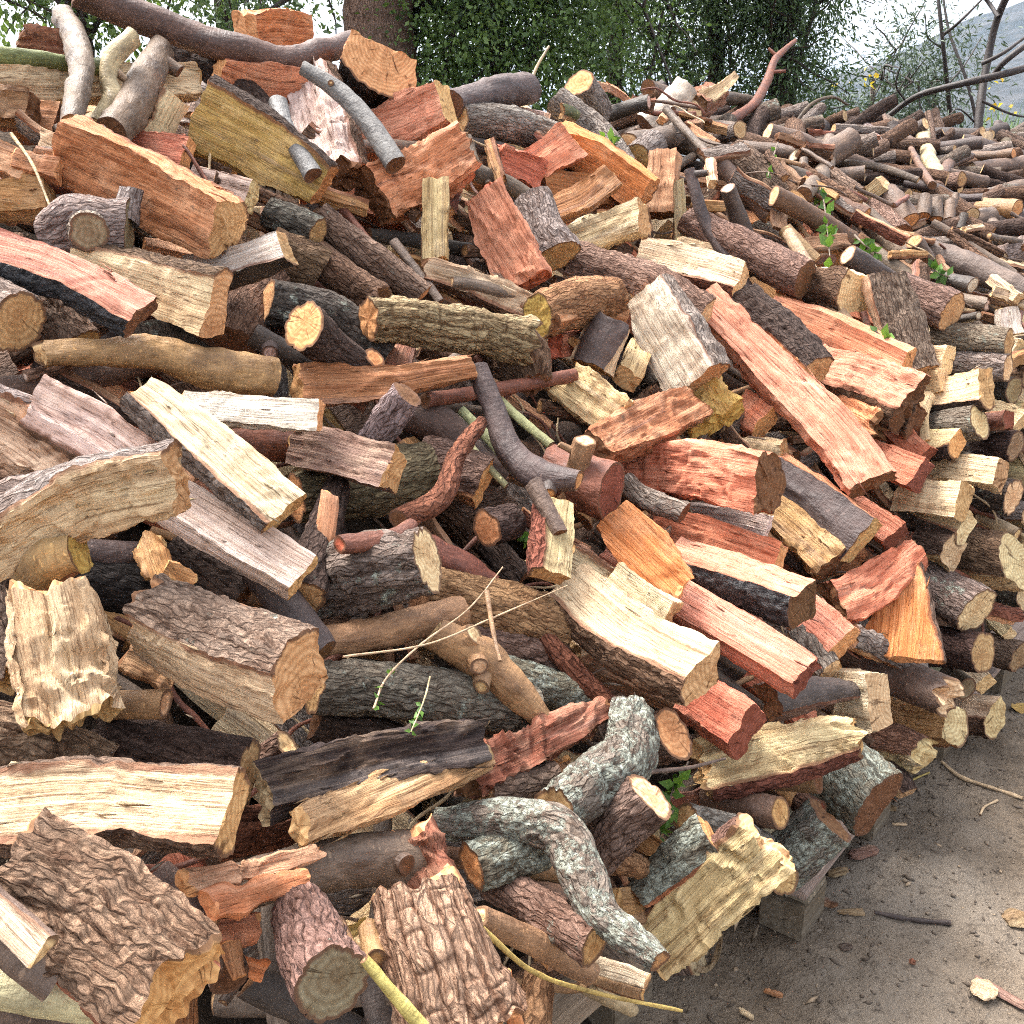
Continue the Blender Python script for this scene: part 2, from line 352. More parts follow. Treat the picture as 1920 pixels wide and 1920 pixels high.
    d = np.where(isb, db, ds)
    # soften the bark/wood boundary so the surfaces still meet
    Q = q + nrm * d[..., None]
    # ends
    x = L / max(Lt, 1e-6); w0 = np.clip(1 - x / .25, 0, 1)[:, None]; w1_ = np.clip((x - .75) / .25, 0, 1)[:, None]
    off = w0 * (slant[0] * Q[..., 0] * .8 + .004 * vn(qx * 60, qy * 60, so)) + w1_ * (slant[1] * Q[..., 0] * .8 + .003 * vn(qx * 60, qy * 60, so + 4))
    if torn[0]: off = off + w0 * torn[0] * (vn(qx * 45, qy * 45, so) + .6 * vn(qx * 110, qy * 110, so))
    if torn[1]: off = off + w1_ * torn[1] * (vn(qx * 45, qy * 45, so + 7) + .6 * vn(qx * 110, qy * 110, so))
    P = S[:, None, :] + Q[..., :1] * U[:, None, :] + Q[..., 1:] * V[:, None, :] + off[..., None] * T[:, None, :]
    G = np.stack([tt + so, q[..., 0] - pith[0], q[..., 1] - pith[1]], -1)
    B = np.stack([tt + so, arc0 + so * .37, np.zeros_like(tt)], -1)
    # distance to the bark along the section, for the cambium line
    am = arc.mean(0)
    if isb.any():
        bi = am[isb[0]]; dd = np.abs(am[:, None] - bi[None, :]); dd = np.minimum(dd, P1 - dd).min(1)
    else:
        dd = np.full(N, 1.0)
    cam_ = np.where(isb[0], 0, dd)[None, :] * np.ones((M, 1))
    parts = {}
    nxt = (np.arange(N) + 1) % N
    segtag = [('c' if 'c' in (tg[j], tg[nxt[j]]) and 's' not in (tg[j], tg[nxt[j]]) else 'b' if tg[j] != 's' and tg[nxt[j]] != 's' else 's') for j in range(N)]
    segtag = [tg[j] if tg[j] != 's' and tg[nxt[j]] != 's' else 's' for j in range(N)]
    for t_ in 'sbc':
        js = np.array([j for j in range(N) if segtag[j] == t_], int)
        if not len(js): continue
        i = np.arange(M - 1)[:, None]; a = i * N + js[None]; b = i * N + nxt[js][None]
        F = np.stack([a, b, b + N, a + N], -1).reshape(-1, 4)
        if sgn < 0: F = F[:, ::-1]
        us, inv = np.unique(F, return_inverse=True)
        BB = B.copy(); 
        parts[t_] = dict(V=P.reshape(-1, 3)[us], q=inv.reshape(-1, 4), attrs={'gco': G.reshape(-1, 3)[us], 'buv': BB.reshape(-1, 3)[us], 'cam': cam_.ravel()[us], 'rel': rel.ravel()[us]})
    ends = []
    for k, (ii, flip) in enumerate(((0, True), (M - 1, False))):
        ring = P[ii]; cc = ring.mean(0); gc = G[ii].mean(0)
        ks = [1.0, .93, .78, .55, .3]
        VV = []; GG = []; CC = []
        bump = rag * .006 + .0012
        tdir = T[ii]
        for m_, kk in enumerate(ks):
            pr = cc + (ring - cc) * kk; gr = gc + (G[ii] - gc) * kk
            if m_:
                pr = pr + (bump * (vn(gr[:, 1] * 70 + so, gr[:, 2] * 70, k) + .5 * vn(gr[:, 1] * 170, gr[:, 2] * 170, k + so)) + torn[k] * .7 * vn(gr[:, 1] * 50, gr[:, 2] * 50, so + k * 7))[:, None] * tdir
            VV.append(pr); GG.append(gr); CC.append((1 - kk) * np.linalg.norm(ring - cc, axis=1) + np.where(isb[0], 0, np.minimum(dd, .05)))
        VV.append(cc[None]); GG.append(gc[None]); CC.append(np.array([.05]))
        quads = []
        jj = np.arange(N)
        for m_ in range(len(ks) - 1):
            quads.append(np.stack([m_ * N + jj, m_ * N + nxt, (m_ + 1) * N + nxt, (m_ + 1) * N + jj], -1))
        quads = np.concatenate(quads); b0 = (len(ks) - 1) * N
        tris = np.stack([b0 + jj, b0 + nxt, np.full(N, len(ks) * N)], -1)
        if flip ^ (sgn < 0): quads, tris = quads[:, ::-1], tris[:, ::-1]
        ends.append(dict(V=np.concatenate(VV), q=quads, t=tris, attrs={'gco': np.concatenate(GG), 'cam': np.concatenate(CC)}))
    return parts, ends

COUNT = {}
PIECES = []
GRP = ['firewood heaped on the slope']
SEED = [0]
def emit(name, label, cat, group, parts, ends, origin, colr, bark, endc, rnd, ends_on=(1, 1), root=None, stub=False, splitname='split_face'):
    """make the objects of one log: an Empty and its bark, split faces and cut ends"""
    if root is None:
        root = empty(name, origin); tagp(root, label, cat, group)
    org = np.array(root.matrix_world.translation) if False else np.array(origin)
    def vary(c, a=.12):
        v = 1 + rnd.uniform(-a, a); return tuple(max(0, min(1, x * v * (1 + rnd.uniform(-.06, .06)))) for x in c)
    host = root
    bc, bkind, lch = BK[bark]
    if 'b' in parts:
        p = parts['b']
        me = mesh('bark', p['V'] - org, p['q'], attrs=p['attrs'], smooth=4)
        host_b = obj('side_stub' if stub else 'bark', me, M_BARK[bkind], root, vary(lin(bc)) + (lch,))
        if stub: host = host_b
    if 's' in parts:
        p = parts['s']; me = mesh(splitname, p['V'] - org, p['q'], attrs=p['attrs'], smooth=.75)
        obj(splitname, me, M_SPLIT, root, vary(lin(SP[colr])) + (1,))
    if 'c' in parts:
        p = parts['c']; me = mesh('charred_side', p['V'] - org, p['q'], attrs=p['attrs'], smooth=4)
        obj('charred_side', me, M_BARK['char'], root, (.02, .02, .02, 0))
    for k in (0, 1):
        if ends_on[k]:
            p = ends[k]; me = mesh('cut_end', p['V'] - org, p['q'], p['t'], attrs=p['attrs'], smooth=.6)
            obj('cut_end', me, M_END, host, vary(lin(SP[endc])) + (1,))
    return root

def spine_px(pts, z, tilt, half):
    """pixels -> places on the pile, z layers (5 cm) above its mean surface"""
    p = np.array(pts, float).reshape(-1, 2)
    D = np.array([depth(x, y) for x, y in p])
    if len(p) > 2:     # keep a branch's own line rather than every dent of the slope
        k = np.linspace(0, 1, len(p)); D = .5 * D + .5 * (D[0] + (D[-1] - D[0]) * k)
    seg = np.concatenate([[0], np.cumsum(np.linalg.norm(np.diff(p, axis=0), axis=1))]); fr = seg / seg[-1] - .5
    Lm = seg[-1] / F_PX * D.mean()
    if tilt:           # a set lean: B end towards the eye, measured from square-on to the line of sight
        rl_ = np.array([np.linalg.norm(ray(x, y)) for x, y in p]); ab = tilt * 1.05 + 9 * math.copysign(1, tilt) if abs(tilt) < 30 else tilt
        rho = (D * rl_).mean() - .25 * Lm * abs(math.tan(R_(ab))) - fr * Lm * math.tan(R_(ab)); D = rho / rl_
    D = D - z * .045 - half * D.mean() / F_PX * .5
    D = np.maximum(D, .7)
    return np.array([at(x, y, d) for (x, y), d in zip(p, D)]), D.mean() / F_PX

def res(n_px, lo, hi, sp):
    return int(max(lo, min(hi, round(n_px / sp))))

def Rd(label, pts, r, bark='brn', end='endc', tilt=0, z=3, stubs=(), rough=1.0, gnarl=0.0, torn=(0, 0), name=None, cat=None, group=None, sp=5.0, slant=None, ends_on=(1, 1)):
    SEED[0] += 1; sd_ = SEED[0]; rnd = random.Random(sd_ * 13 + 1)
    r = [.95 * q_ for q_ in (r if isinstance(r, (list, tuple)) else [r, r])]
    S0, mpp = spine_px(pts, z, tilt, np.mean(r))
    p = np.array(pts, float).reshape(-1, 2); lp = np.linalg.norm(np.diff(p, axis=0), axis=1).sum()
    Lw = np.linalg.norm(np.diff(S0, axis=0), axis=1).sum()
    M = res(max(lp, Lw / mpp), 6, 110, sp); N = res(6.28 * max(r), 10, 120, sp)
    S = catmull(S0, M)
    if len(p) == 2 and Lw / mpp > 8 * max(r): S = S + (np.sin(np.linspace(0, math.pi, M)) * rnd.uniform(-.03, .03) * Lw)[:, None] * np.array([.4, .3, .8])
    if Lw > .12: S = S + np.stack([vn(np.linspace(0, Lw / .1, M), sd_ * 3.3, q_) for q_ in (0, 4, 8)], -1) * min(.006, .12 * np.mean(r) * mpp)
    rr = np.interp(np.linspace(0, 1, M), np.linspace(0, 1, len(r)), r) * mpp
    rr = rr * (1 + .07 * vn(np.linspace(0, Lw / .09, M), sd_ * 5.1, 0) + .03 * vn(np.linspace(0, Lw / .03, M), sd_ * 5.1, 4))
    e = rnd.uniform(.86, 1.0); ph = rnd.uniform(0, 6.28)
    th = -np.linspace(0, 2 * math.pi, N, endpoint=False) - math.pi / 2
    base = 1 + .05 * np.sin(2 * th + ph) + .03 * np.sin(3 * th + 2 * ph)
    def sec(M):
        return np.stack([rr[:, None] * base * np.cos(th), rr[:, None] * base * np.sin(th) * e], -1)
    sl = slant or (rnd.uniform(-.2, .2), rnd.uniform(-.2, .2))
    pith = (rnd.uniform(-.2, .2) * rr[-1], rnd.uniform(-.2, .2) * rr[-1])
    parts, ends = loft(S, sec, 'b' * N, mpp * sp, sd_, rough * min(1, np.mean(rr) / .035 * .8 + .2), 0, BK[bark][1], sl, pith, torn, gnarl)
    thin = np.mean(rr) < .028
    nm = name or ('branch' if (thin or len(p) > 3) else 'round_log')
    ct = cat or ('branch' if nm == 'branch' else 'twig' if nm == 'twig' else 'log')
    o = S[0].copy() if False else S.mean(0)
    root = emit(nm, label, ct, group or GRP[0], parts, ends, o, 'cream', bark, end, rnd, ends_on)
    T, U, V = frames(S)
    for st in stubs:                 # (fraction along, angle round the section: 90 faces the camera, radius px, length px, end colour)
        f, an, sr, sl_, ec = st
        i = int(f * (M - 1)); a = R_(an); dr = math.cos(a) * U[i] + math.sin(a) * V[i] + .25 * T[i]; dr /= np.linalg.norm(dr)
        b0 = S[i] + dr * rr[i] * .3; b1 = S[i] + dr * (rr[i] + sl_ * mpp)
        m2 = res(np.linalg.norm(b1 - b0) / mpp, 4, 30, sp); n2 = res(6.28 * sr, 9, 40, sp); S2 = catmull([b0, b1], m2)
        t2 = np.linspace(0, 1, m2)
        th2 = -np.linspace(0, 6.28318, n2, endpoint=False)
        def sec2(M_): return np.stack([(sr * mpp * (1.25 - .25 * t2))[:, None] * np.cos(th2), (sr * mpp * (1.25 - .25 * t2))[:, None] * np.sin(th2)], -1)
        p2, e2 = loft(S2, sec2, 'b' * n2, mpp * sp, sd_ + 500 + i, rough * .6, 0, BK[bark][1], (0, rnd.uniform(-.3, .3)))
        emit(None, None, None, None, p2, e2, o, 'cream', bark, ec, rnd, (0, 1), root=root, stub=True)
    PIECES.append((label, nm, Lw, np.mean(rr), p.mean(0)))
    return root

def Kd(label, pts, wd, th, tags='ssss', roll=0, tilt=0, z=3, col='cream', bark='brn', end='endt', rag=0.0, torn=(0, 0), name=None, cat=None, group=None, sp=5.0, jit=.12, slant=None, bulge=.26, gnarl=0.0, rough=1.0):
    SEED[0] += 1; sd_ = SEED[0]; rnd = random.Random(sd_ * 17 + 3); rn = np.random.default_rng(sd_)
    wd = [.9 * q_ for q_ in (wd if isinstance(wd, (list, tuple)) else [wd, wd])]
    S0, mpp = spine_px(pts, z, tilt, np.mean(wd) * th)
    p = np.array(pts, float).reshape(-1, 2); lp = np.linalg.norm(np.diff(p, axis=0), axis=1).sum()
    Lw = np.linalg.norm(np.diff(S0, axis=0), axis=1).sum()
    M = res(max(lp, Lw / mpp), 6, 110, sp); S = catmull(S0, M)
    S = S + (np.sin(np.linspace(0, math.pi, M)) * rnd.uniform(-.045, .045) * Lw)[:, None] * np.array([rnd.uniform(-1, 1), rnd.uniform(-.5, .5), 1]) * .7
    W = np.interp(np.linspace(0, 1, M), np.linspace(0, 1, len(wd)), wd) * mpp; a = W / 2; b = np.full(M, np.mean(wd) * th * mpp / 2)
    tl = np.linspace(0, 1, M)
    crn = []
    for k, (su, sv) in enumerate(((-1, 1), (1, 1), (1, -1), (-1, -1))):
        j = rn.uniform(-jit, jit, 2); o1 = sd_ * 3.7 + k * 11
        cu = su * a * (1 + j[0] + .13 * vn(tl * 3.2, o1, 0) + .05 * vn(tl * 12, o1, 2) + .025 * vn(tl * 30, o1, 3)) ; cv_ = sv * b * (1 + j[1] * 1.3 + .16 * vn(tl * 3, o1, 5) + .07 * vn(tl * 13, o1, 7) + .03 * vn(tl * 30, o1, 8))
        crn.append(np.stack([cu, cv_], -1))
    n_ = []; pts_ = []; tg = ''
    for k in range(4):
        A, B = crn[k], crn[(k + 1) % 4]
        ln = np.linalg.norm(B - A, axis=1).mean() / mpp; n = res(ln, 4, 60, sp)
        f = np.linspace(0, 1, n, endpoint=False)
        s_ = A[:, None, :] * (1 - f)[None, :, None] + B[:, None, :] * f[None, :, None]
        if tags[k] != 's':
            d = B - A; nn = np.stack([-d[:, 1], d[:, 0]], -1); out = np.sign((nn * (A + B)).sum()) or 1
            s_ = s_ + out * nn[:, None, :] * (bulge * (1 - (2 * f - 1) ** 2))[None, :, None]
        pts_.append(s_)
        tg += tags[k] * n
    q = np.concatenate(pts_, 1); tw = R_(roll) + R_(rnd.uniform(-11, 11)) * (tl - .5)[:, None] * 2
    q = np.stack([q[..., 0] * np.cos(tw) - q[..., 1] * np.sin(tw), q[..., 0] * np.sin(tw) + q[..., 1] * np.cos(tw)], -1)
    ca, sa = math.cos(R_(roll)), math.sin(R_(roll))
    def sec(M): return q
    # the pith lies away from the bark
    pu, pv = 0., 0.
    for k, (du, dv) in enumerate(((0, 1), (1, 0), (0, -1), (-1, 0))):
        if tags[k] != 's': pu -= du * a.mean(); pv -= dv * b.mean()
    if pu == 0 and pv == 0: pu, pv = rn.uniform(-1, 1) * a.mean() * 1.5, -b.mean() * 2
    pith = (pu * ca - pv * sa, pu * sa + pv * ca)
    sl = slant or (rnd.uniform(-.15, .15), rnd.uniform(-.15, .15))
    parts, ends = loft(S, sec, tg, mpp * sp, sd_, rough, max(rag, .22), BK[bark][1], sl, pith, (max(torn[0], .0035), max(torn[1], .002)), gnarl)
    nm = name or ('bark_slab' if tags[0] == 'b' and th < .3 else 'split_log')
    ct = cat or {'bark_slab': 'bark', 'wood_chip': 'wood chip', 'split_log': 'split log'}.get(nm, 'split log')
    root = emit(nm, label, ct, group or GRP[0], parts, ends, S.mean(0), col, bark, end, rnd)
    if 's' in parts and Lw > .12 and nm == 'split_log':      # slivers of torn fibre standing off the split faces
        n = int(5 + 10 * min(1, max(rag, .25))); PV = parts['s']['V']; pk = PV[rn.integers(0, len(PV), n)]
        T, U, V = frames(S); ii = np.argmin(((pk[:, None] - S[None]) ** 2).sum(-1), 1); td = T[ii] * rn.choice([-1, 1], n)[:, None]
        out = pk - S[ii]; out -= (out * T[ii]).sum(1)[:, None] * T[ii]; out /= np.maximum(np.linalg.norm(out, axis=1), 1e-6)[:, None]; sd2 = np.cross(td, out)
        ln_ = Lw * rn.uniform(.05, .2, n)[:, None]; wd_ = rn.uniform(.0012, .0032, n)[:, None]; up_ = rn.uniform(.02, .22, n)[:, None] * ln_
        b0 = pk - out * .002 - td * ln_ * .3; b1 = pk + out * wd_ * .6
        VV = np.stack([b0, b1 + sd2 * wd_, b1 - sd2 * wd_, b1 + out * wd_, pk + td * ln_ * .7 + out * up_], 1).reshape(-1, 3); k5 = np.arange(n)[:, None] * 5
        TT = np.concatenate([k5 + np.array([[x_, y_, z_]]) for x_, y_, z_ in ((0, 1, 3), (0, 3, 2), (0, 2, 1), (1, 4, 3), (3, 4, 2), (2, 4, 1))])
        cc_ = lin(SP[col]); sp_o = obj('splinters', mesh('splinters', VV - S.mean(0), None, TT, attrs={'gco': VV * 3, 'cam': np.full(len(VV), 1.)}), M_SPLIT, root, tuple(min(1, v * 1.1) for v in cc_) + (1,)); sp_o['kind'] = 'stuff'
    PIECES.append((label, nm, Lw, W.mean(), p.mean(0)))
    return root
# ------------------------------------------------------------------ ground, hill
def ground_mat():
    k = NT('muddy_ground'); co = k.n('ShaderNodeTexCoord').outputs['Object']
    a = k.noise(co, (1.6, 1.6, 1.6), 4, .6); b_ = k.noise(co, (9, 9, 9), 5, .65); c_ = k.noise(co, (45, 45, 45), 5, .7); d_ = k.noise(co, (160, 160, 160), 3, .7)
    c = k.mix(k.map(b_, .35, .65), (.132, .098, .068), (.235, .180, .130))
    c = k.mix(k.map(a, .42, .62, 0, .65), c, (.250, .212, .172))
    c = k.mix(k.map(c_, .46, .34, 0, .6), c, (.060, .045, .034))
    c = k.mix(k.map(d_, .60, .72, 0, .5), c, (.36, .32, .27))
    far = k.n('ShaderNodeSeparateXYZ', {0: co}).outputs[1]
    c = k.mix(k.map(far, 9, 14, 0, .85), c, k.mix(k.map(b_, .4, .6), (.05, .075, .03), (.10, .11, .05)))
    b = k.math('ADD', k.math('MULTIPLY', b_, 1.2), k.math('ADD', k.math('MULTIPLY', c_, .8), k.math('MULTIPLY', d_, .3)))
    return k.fin(c, k.map(b_, .35, .6, .55, .9), b, 1.0, .024, .15)
def axis(lo, hi, d0, c, grow):
    r = [c]; x, d = c, d0
    while x < hi:
        x += d; r.append(x)
        if x > c + 2.2: d *= grow
    l = []; x, d = c, d0
    while x > lo:
        x -= d; l.append(x)
        if x < c - 1.8: d *= grow
    return np.array(l[::-1] + r)
gx = axis(-900, 900, .022, 1.1, 1.22); gy = axis(-300, 1500, .022, 2.3, 1.22)
X, Y = np.meshgrid(gx, gy, indexing='ij')
near = np.exp(-((X - 1.2) ** 2 + (Y - 2.4) ** 2) / 18)
def ground_z(X, Y):
    near = np.exp(-((X - 1.2) ** 2 + (Y - 2.4) ** 2) / 18)
    return near * (.024 * vn(X * 2.2, Y * 2.2, 3) + .018 * vn(X * 6, Y * 6, 8) + .010 * vn(X * 17, Y * 17, 1) + .004 * vn(X * 40, Y * 40, 2))
Z = ground_z(X, Y)
n0, n1 = X.shape; I = np.arange(n0 * n1).reshape(n0, n1)
Q = np.stack([I[:-1, :-1], I[1:, :-1], I[1:, 1:], I[:-1, 1:]], -1).reshape(-1, 4)
g = obj('ground', mesh('ground', np.stack([X, Y, Z], -1).reshape(-1, 3), Q, smooth=4), ground_mat()); tagp(g, kind='structure')

def hill_mat():
    k = NT('hill_scrub'); co = k.n('ShaderNodeTexCoord').outputs['Object']
    a = k.noise(co, (.02, .02, .03), 5, .65); b_ = k.noise(co, (.12, .12, .15), 5, .7)
    c = k.mix(k.map(a, .38, .62), (.020, .026, .024), (.046, .046, .044)); c = k.mix(k.map(b_, .45, .62, 0, .7), c, (.075, .072, .068))
    return k.fin(c, .95, b_, .6, 3.0, .1)
hx = np.linspace(-500, 900, 160); hy = np.linspace(260, 900, 70)
X, Y = np.meshgrid(hx, hy, indexing='ij')
ridge = np.interp(X + (Y - 450) * -.15, [-500, -200, 60, 110, 150, 200, 260, 420, 900], [2, 4, 12, 26, 36, 58, 78, 95, 70])
Z = ridge * np.clip((Y - 260) / 190, 0, 1) ** .8 * (1 - .25 * np.clip((Y - 500) / 400, 0, 1)) + 5 * vn(X * .02, Y * .02, 1) * np.clip((Y - 260) / 100, 0, 1) + 1.5 * vn(X * .08, Y * .08, 5) * np.clip((Y - 260) / 100, 0, 1) - 1
n0, n1 = X.shape; I = np.arange(n0 * n1).reshape(n0, n1)
Q = np.stack([I[:-1, :-1], I[1:, :-1], I[1:, 1:], I[:-1, 1:]], -1).reshape(-1, 4)
hl = obj('hill', mesh('hill', np.stack([X, Y, Z], -1).reshape(-1, 3), Q, smooth=4), hill_mat()); tagp(hl, kind='structure')

# ------------------------------------------------------------------ added core: dark mound under the logs, coloured as the shade in the gaps
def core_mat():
    k = NT('gap_shade_core'); co = k.n('ShaderNodeTexCoord').outputs['Object']
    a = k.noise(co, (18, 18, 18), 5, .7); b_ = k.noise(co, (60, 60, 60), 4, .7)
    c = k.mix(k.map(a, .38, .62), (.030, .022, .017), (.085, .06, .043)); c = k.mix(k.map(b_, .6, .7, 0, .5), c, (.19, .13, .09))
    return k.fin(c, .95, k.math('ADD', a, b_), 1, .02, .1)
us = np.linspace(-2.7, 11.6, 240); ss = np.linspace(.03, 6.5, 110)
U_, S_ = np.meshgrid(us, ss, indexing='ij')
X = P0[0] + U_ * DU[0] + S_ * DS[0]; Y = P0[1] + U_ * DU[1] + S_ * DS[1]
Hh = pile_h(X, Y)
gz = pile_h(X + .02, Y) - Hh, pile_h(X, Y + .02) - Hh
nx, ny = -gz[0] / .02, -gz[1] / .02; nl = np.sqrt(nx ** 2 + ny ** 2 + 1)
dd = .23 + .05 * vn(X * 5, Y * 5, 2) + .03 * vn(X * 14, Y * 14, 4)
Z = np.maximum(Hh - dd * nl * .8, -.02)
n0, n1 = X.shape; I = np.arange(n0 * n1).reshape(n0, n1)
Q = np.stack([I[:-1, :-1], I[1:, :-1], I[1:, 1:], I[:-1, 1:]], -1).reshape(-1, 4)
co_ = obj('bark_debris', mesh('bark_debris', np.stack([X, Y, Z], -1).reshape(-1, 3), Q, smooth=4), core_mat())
tagp(co_, 'dark core mound added under the logs, coloured as shade for the gaps', 'debris', kind='stuff')

# ------------------------------------------------------------------ half-buried logs below the upper layer
def depth_to(pt):
    return float((np.array(pt) - EYE) @ FW)
def to_px(pt):
    d = np.array(pt) - EYE; f_ = d @ FW
    return 960 + F_PX * (d @ RT) / f_, 960 - F_PX * (d @ UP) / f_
PROTO = []
def proto(kind, col, bark, end, r, L, sd_, flat=1.0, bend=.02):
    """a log of its own along X at the origin; copies are laid in the gaps"""
    rn = np.random.default_rng(sd_); M, N = 21, 20
    S = np.stack([np.linspace(-L / 2, L / 2, M), bend * L * np.sin(np.linspace(0, 3, M)) + bend * .5 * L * np.sin(np.linspace(0, 9, M)), np.zeros(M)], -1)
    if kind == 'round':
        th = -np.linspace(0, 6.28318, N, endpoint=False); sec = lambda M_: np.broadcast_to(np.stack([r * np.cos(th), r * .93 * np.sin(th)], -1), (M, N, 2)); tg = 'b' * N
    else:
        n = 7; c = np.array([(-1, .8), (1, .7), (.9, -.8), (-1, -.7)]) * np.array([1, flat]) * r * (1 + rn.uniform(-.15, .15, (4, 2))); q = []; tg = ''
        for i in range(4):
            f = np.linspace(0, 1, n, endpoint=False)[:, None]; s_ = c[i] * (1 - f) + c[(i + 1) % 4] * f
            if i == 2: s_ = s_ * (1 + .25 * (1 - (2 * f - 1) ** 2)); tg += 'b' * n
            else: tg += 's' * n
            q.append(s_)
        q = np.concatenate(q); sec = lambda M_: np.broadcast_to(q, (M, len(q), 2))
    global frames
    keep = frames
    frames = lambda S: (np.tile([1., 0, 0], (len(S), 1)), np.tile([0, 1., 0], (len(S), 1)), np.tile([0, 0, 1.], (len(S), 1)))
    parts, ends = loft(S, sec, tg, .01, sd_ + 900, 1, .4 if kind != 'round' else 0, BK[bark][1], (rn.uniform(-.2, .2), rn.uniform(-.2, .2)))
    frames = keep
    out = []
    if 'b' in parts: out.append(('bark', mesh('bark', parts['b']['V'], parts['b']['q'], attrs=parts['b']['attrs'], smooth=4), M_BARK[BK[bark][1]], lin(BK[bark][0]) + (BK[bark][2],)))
    if 's' in parts: out.append(('split_face', mesh('split_face', parts['s']['V'], parts['s']['q'], attrs=parts['s']['attrs'], smooth=.75), M_SPLIT, lin(SP[col]) + (1,)))
    for e in ends: out.append(('cut_end', mesh('cut_end', e['V'], e['q'], e['t'], attrs=e['attrs'], smooth=.6), M_END, lin(SP[end]) + (1,)))
    PROTO.append((kind, out, col if kind == 'split' else bark))
for i, a in enumerate([('split', 'tan', 'brn', 'endt'), ('split', 'cream', 'gry', 'endc'), ('split', 'ord', 'brn', 'endo'), ('split', 'obr', 'drk', 'endb'), ('split', 'red', 'brn', 'endr'), ('split', 'tanw', 'grb', 'tanw')]):
    proto(a[0], a[1], a[2], a[3], .045 + .012 * (i % 3), .36 + .05 * (i % 2), 40 + i)
for i, a in enumerate([('grb', 'endt'), ('brn', 'endb'), ('gbs', 'endo'), ('drk', 'endt'), ('lic', 'endc'), ('pur', 'endb'), ('gry', 'endc')]):
    proto('round', 'tan', a[0], a[1], .03 + .011 * (i % 3), .4 + .06 * (i % 2), 60 + i)
LBL = {('split', 0): ('split log half buried in the gaps of the heap', 'split log', 'split logs half buried in the gaps'),
       ('round', 0): ('round bark log half buried in the gaps of the heap', 'log', 'round logs half buried in the gaps'),
       ('split', 1): ('split log half hidden among the round branch heap behind', 'split log', 'split logs among the branch heap'),
       ('round', 1): ('round branch log half hidden in the branch heap behind', 'log', 'round logs half hidden in the branch heap')}
rf = random.Random(5); FILL = []; NFILL = [0]
KEEP = {1,5,6,7,8,9,10,11,12,13,14,15,17,18,20,22,24,25,26,28,29,30,31,34,35,37,39,40,41,42,44,46,49,50,51,53,54,55,56,58,59,60,61,62,63,64,65,66,68,69,70,72,73,74,75,76,77,78,82,85,87,88,89,90,95,99,100,101,102,106,108,110,111,113,114,115,119,121,122,124,125,127,131,132,133,134,136,139,143,147,149,154,158,159,160,161,162,167,169,171,172,173,174,175,180,183,190,191,193,194,197,198,200,201,202,204,205,211,212,213,214,215,216,217,218,221,227,228,229,230,231,233,239,240,241,242,243,244,245,246,247,248,252,253,255,256,257,258,261,263,264,267,273,274,275,276,277,278,280,287,289,290,291,292,293,294,295,296,297,304,305,306,307,308,309,310,312,322,323,324,325,327,334,335,336,337,339,346,348,349,351,358,360,371,373,386,387,399,408,410,417,428,429,438,439,450,461,496,500,502,503,504,506,507,510,511,513,515,526,528,536,537,538,539,540,541,544,545,550,551,552,556,557,558,559,564,565,567,573,574,578,579,580,581,582,588,589,590,591,592,594,595,598,600,605,607,611,613,614,615,617,620,621,624,625,626,627,629,630,631,636,639,640,643,652,654,655,656,660,662,663,670,671,673,674,677,682,683,685,686,689,691,692,693,695,697,700,704,705,706,710,713,714,716,717,720,725,726,728,729,731,734,741,743,744,750,751,759,762,764,769,774,783,788,790,792,793,796,810,812,815,816,818,820,822,823,825,826,829,830,832,834,840,844,845,846,851,854,856,858,859,860,861,862,865,866,870,871,883,885,887,889,892,896,897,898,901,905,906,908,910,911,913,915,916,918,920,926,927,932,936,940,941,943,944,945,946,949,951,953,954,956,957,959,960,961,966,967,968,969,970,976,985,988,991,992,993,996,998,1001,1002,1003,1004,1005,1007,1009,1012,1013,1016,1017,1018,1019,1020,1023,1025,1026,1027,1028,1029,1035,1037,1039,1053,1057,1064,1067,1069,1071,1073,1080,1081,1082,1083,1084,1085,1086,1088,1089,1093,1094,1095,1097,1099,1100,1104,1108,1110,1112,1115,1116,1118,1119,1122,1123,1124,1127,1131,1132,1136,1137,1138,1140,1144,1150,1151,1156,1157,1159,1161,1162,1169,1173,1174,1179}      # the ones that show in the gaps
TONE = {'tan': 'tan', 'cream': 'cream', 'ord': 'orange', 'obr': 'brown', 'red': 'red', 'tanw': 'pale tan', 'grb': 'grey brown', 'brn': 'brown', 'gbs': 'smooth brown', 'drk': 'dark', 'lic': 'lichen grey', 'pur': 'purple brown', 'gry': 'grey'}
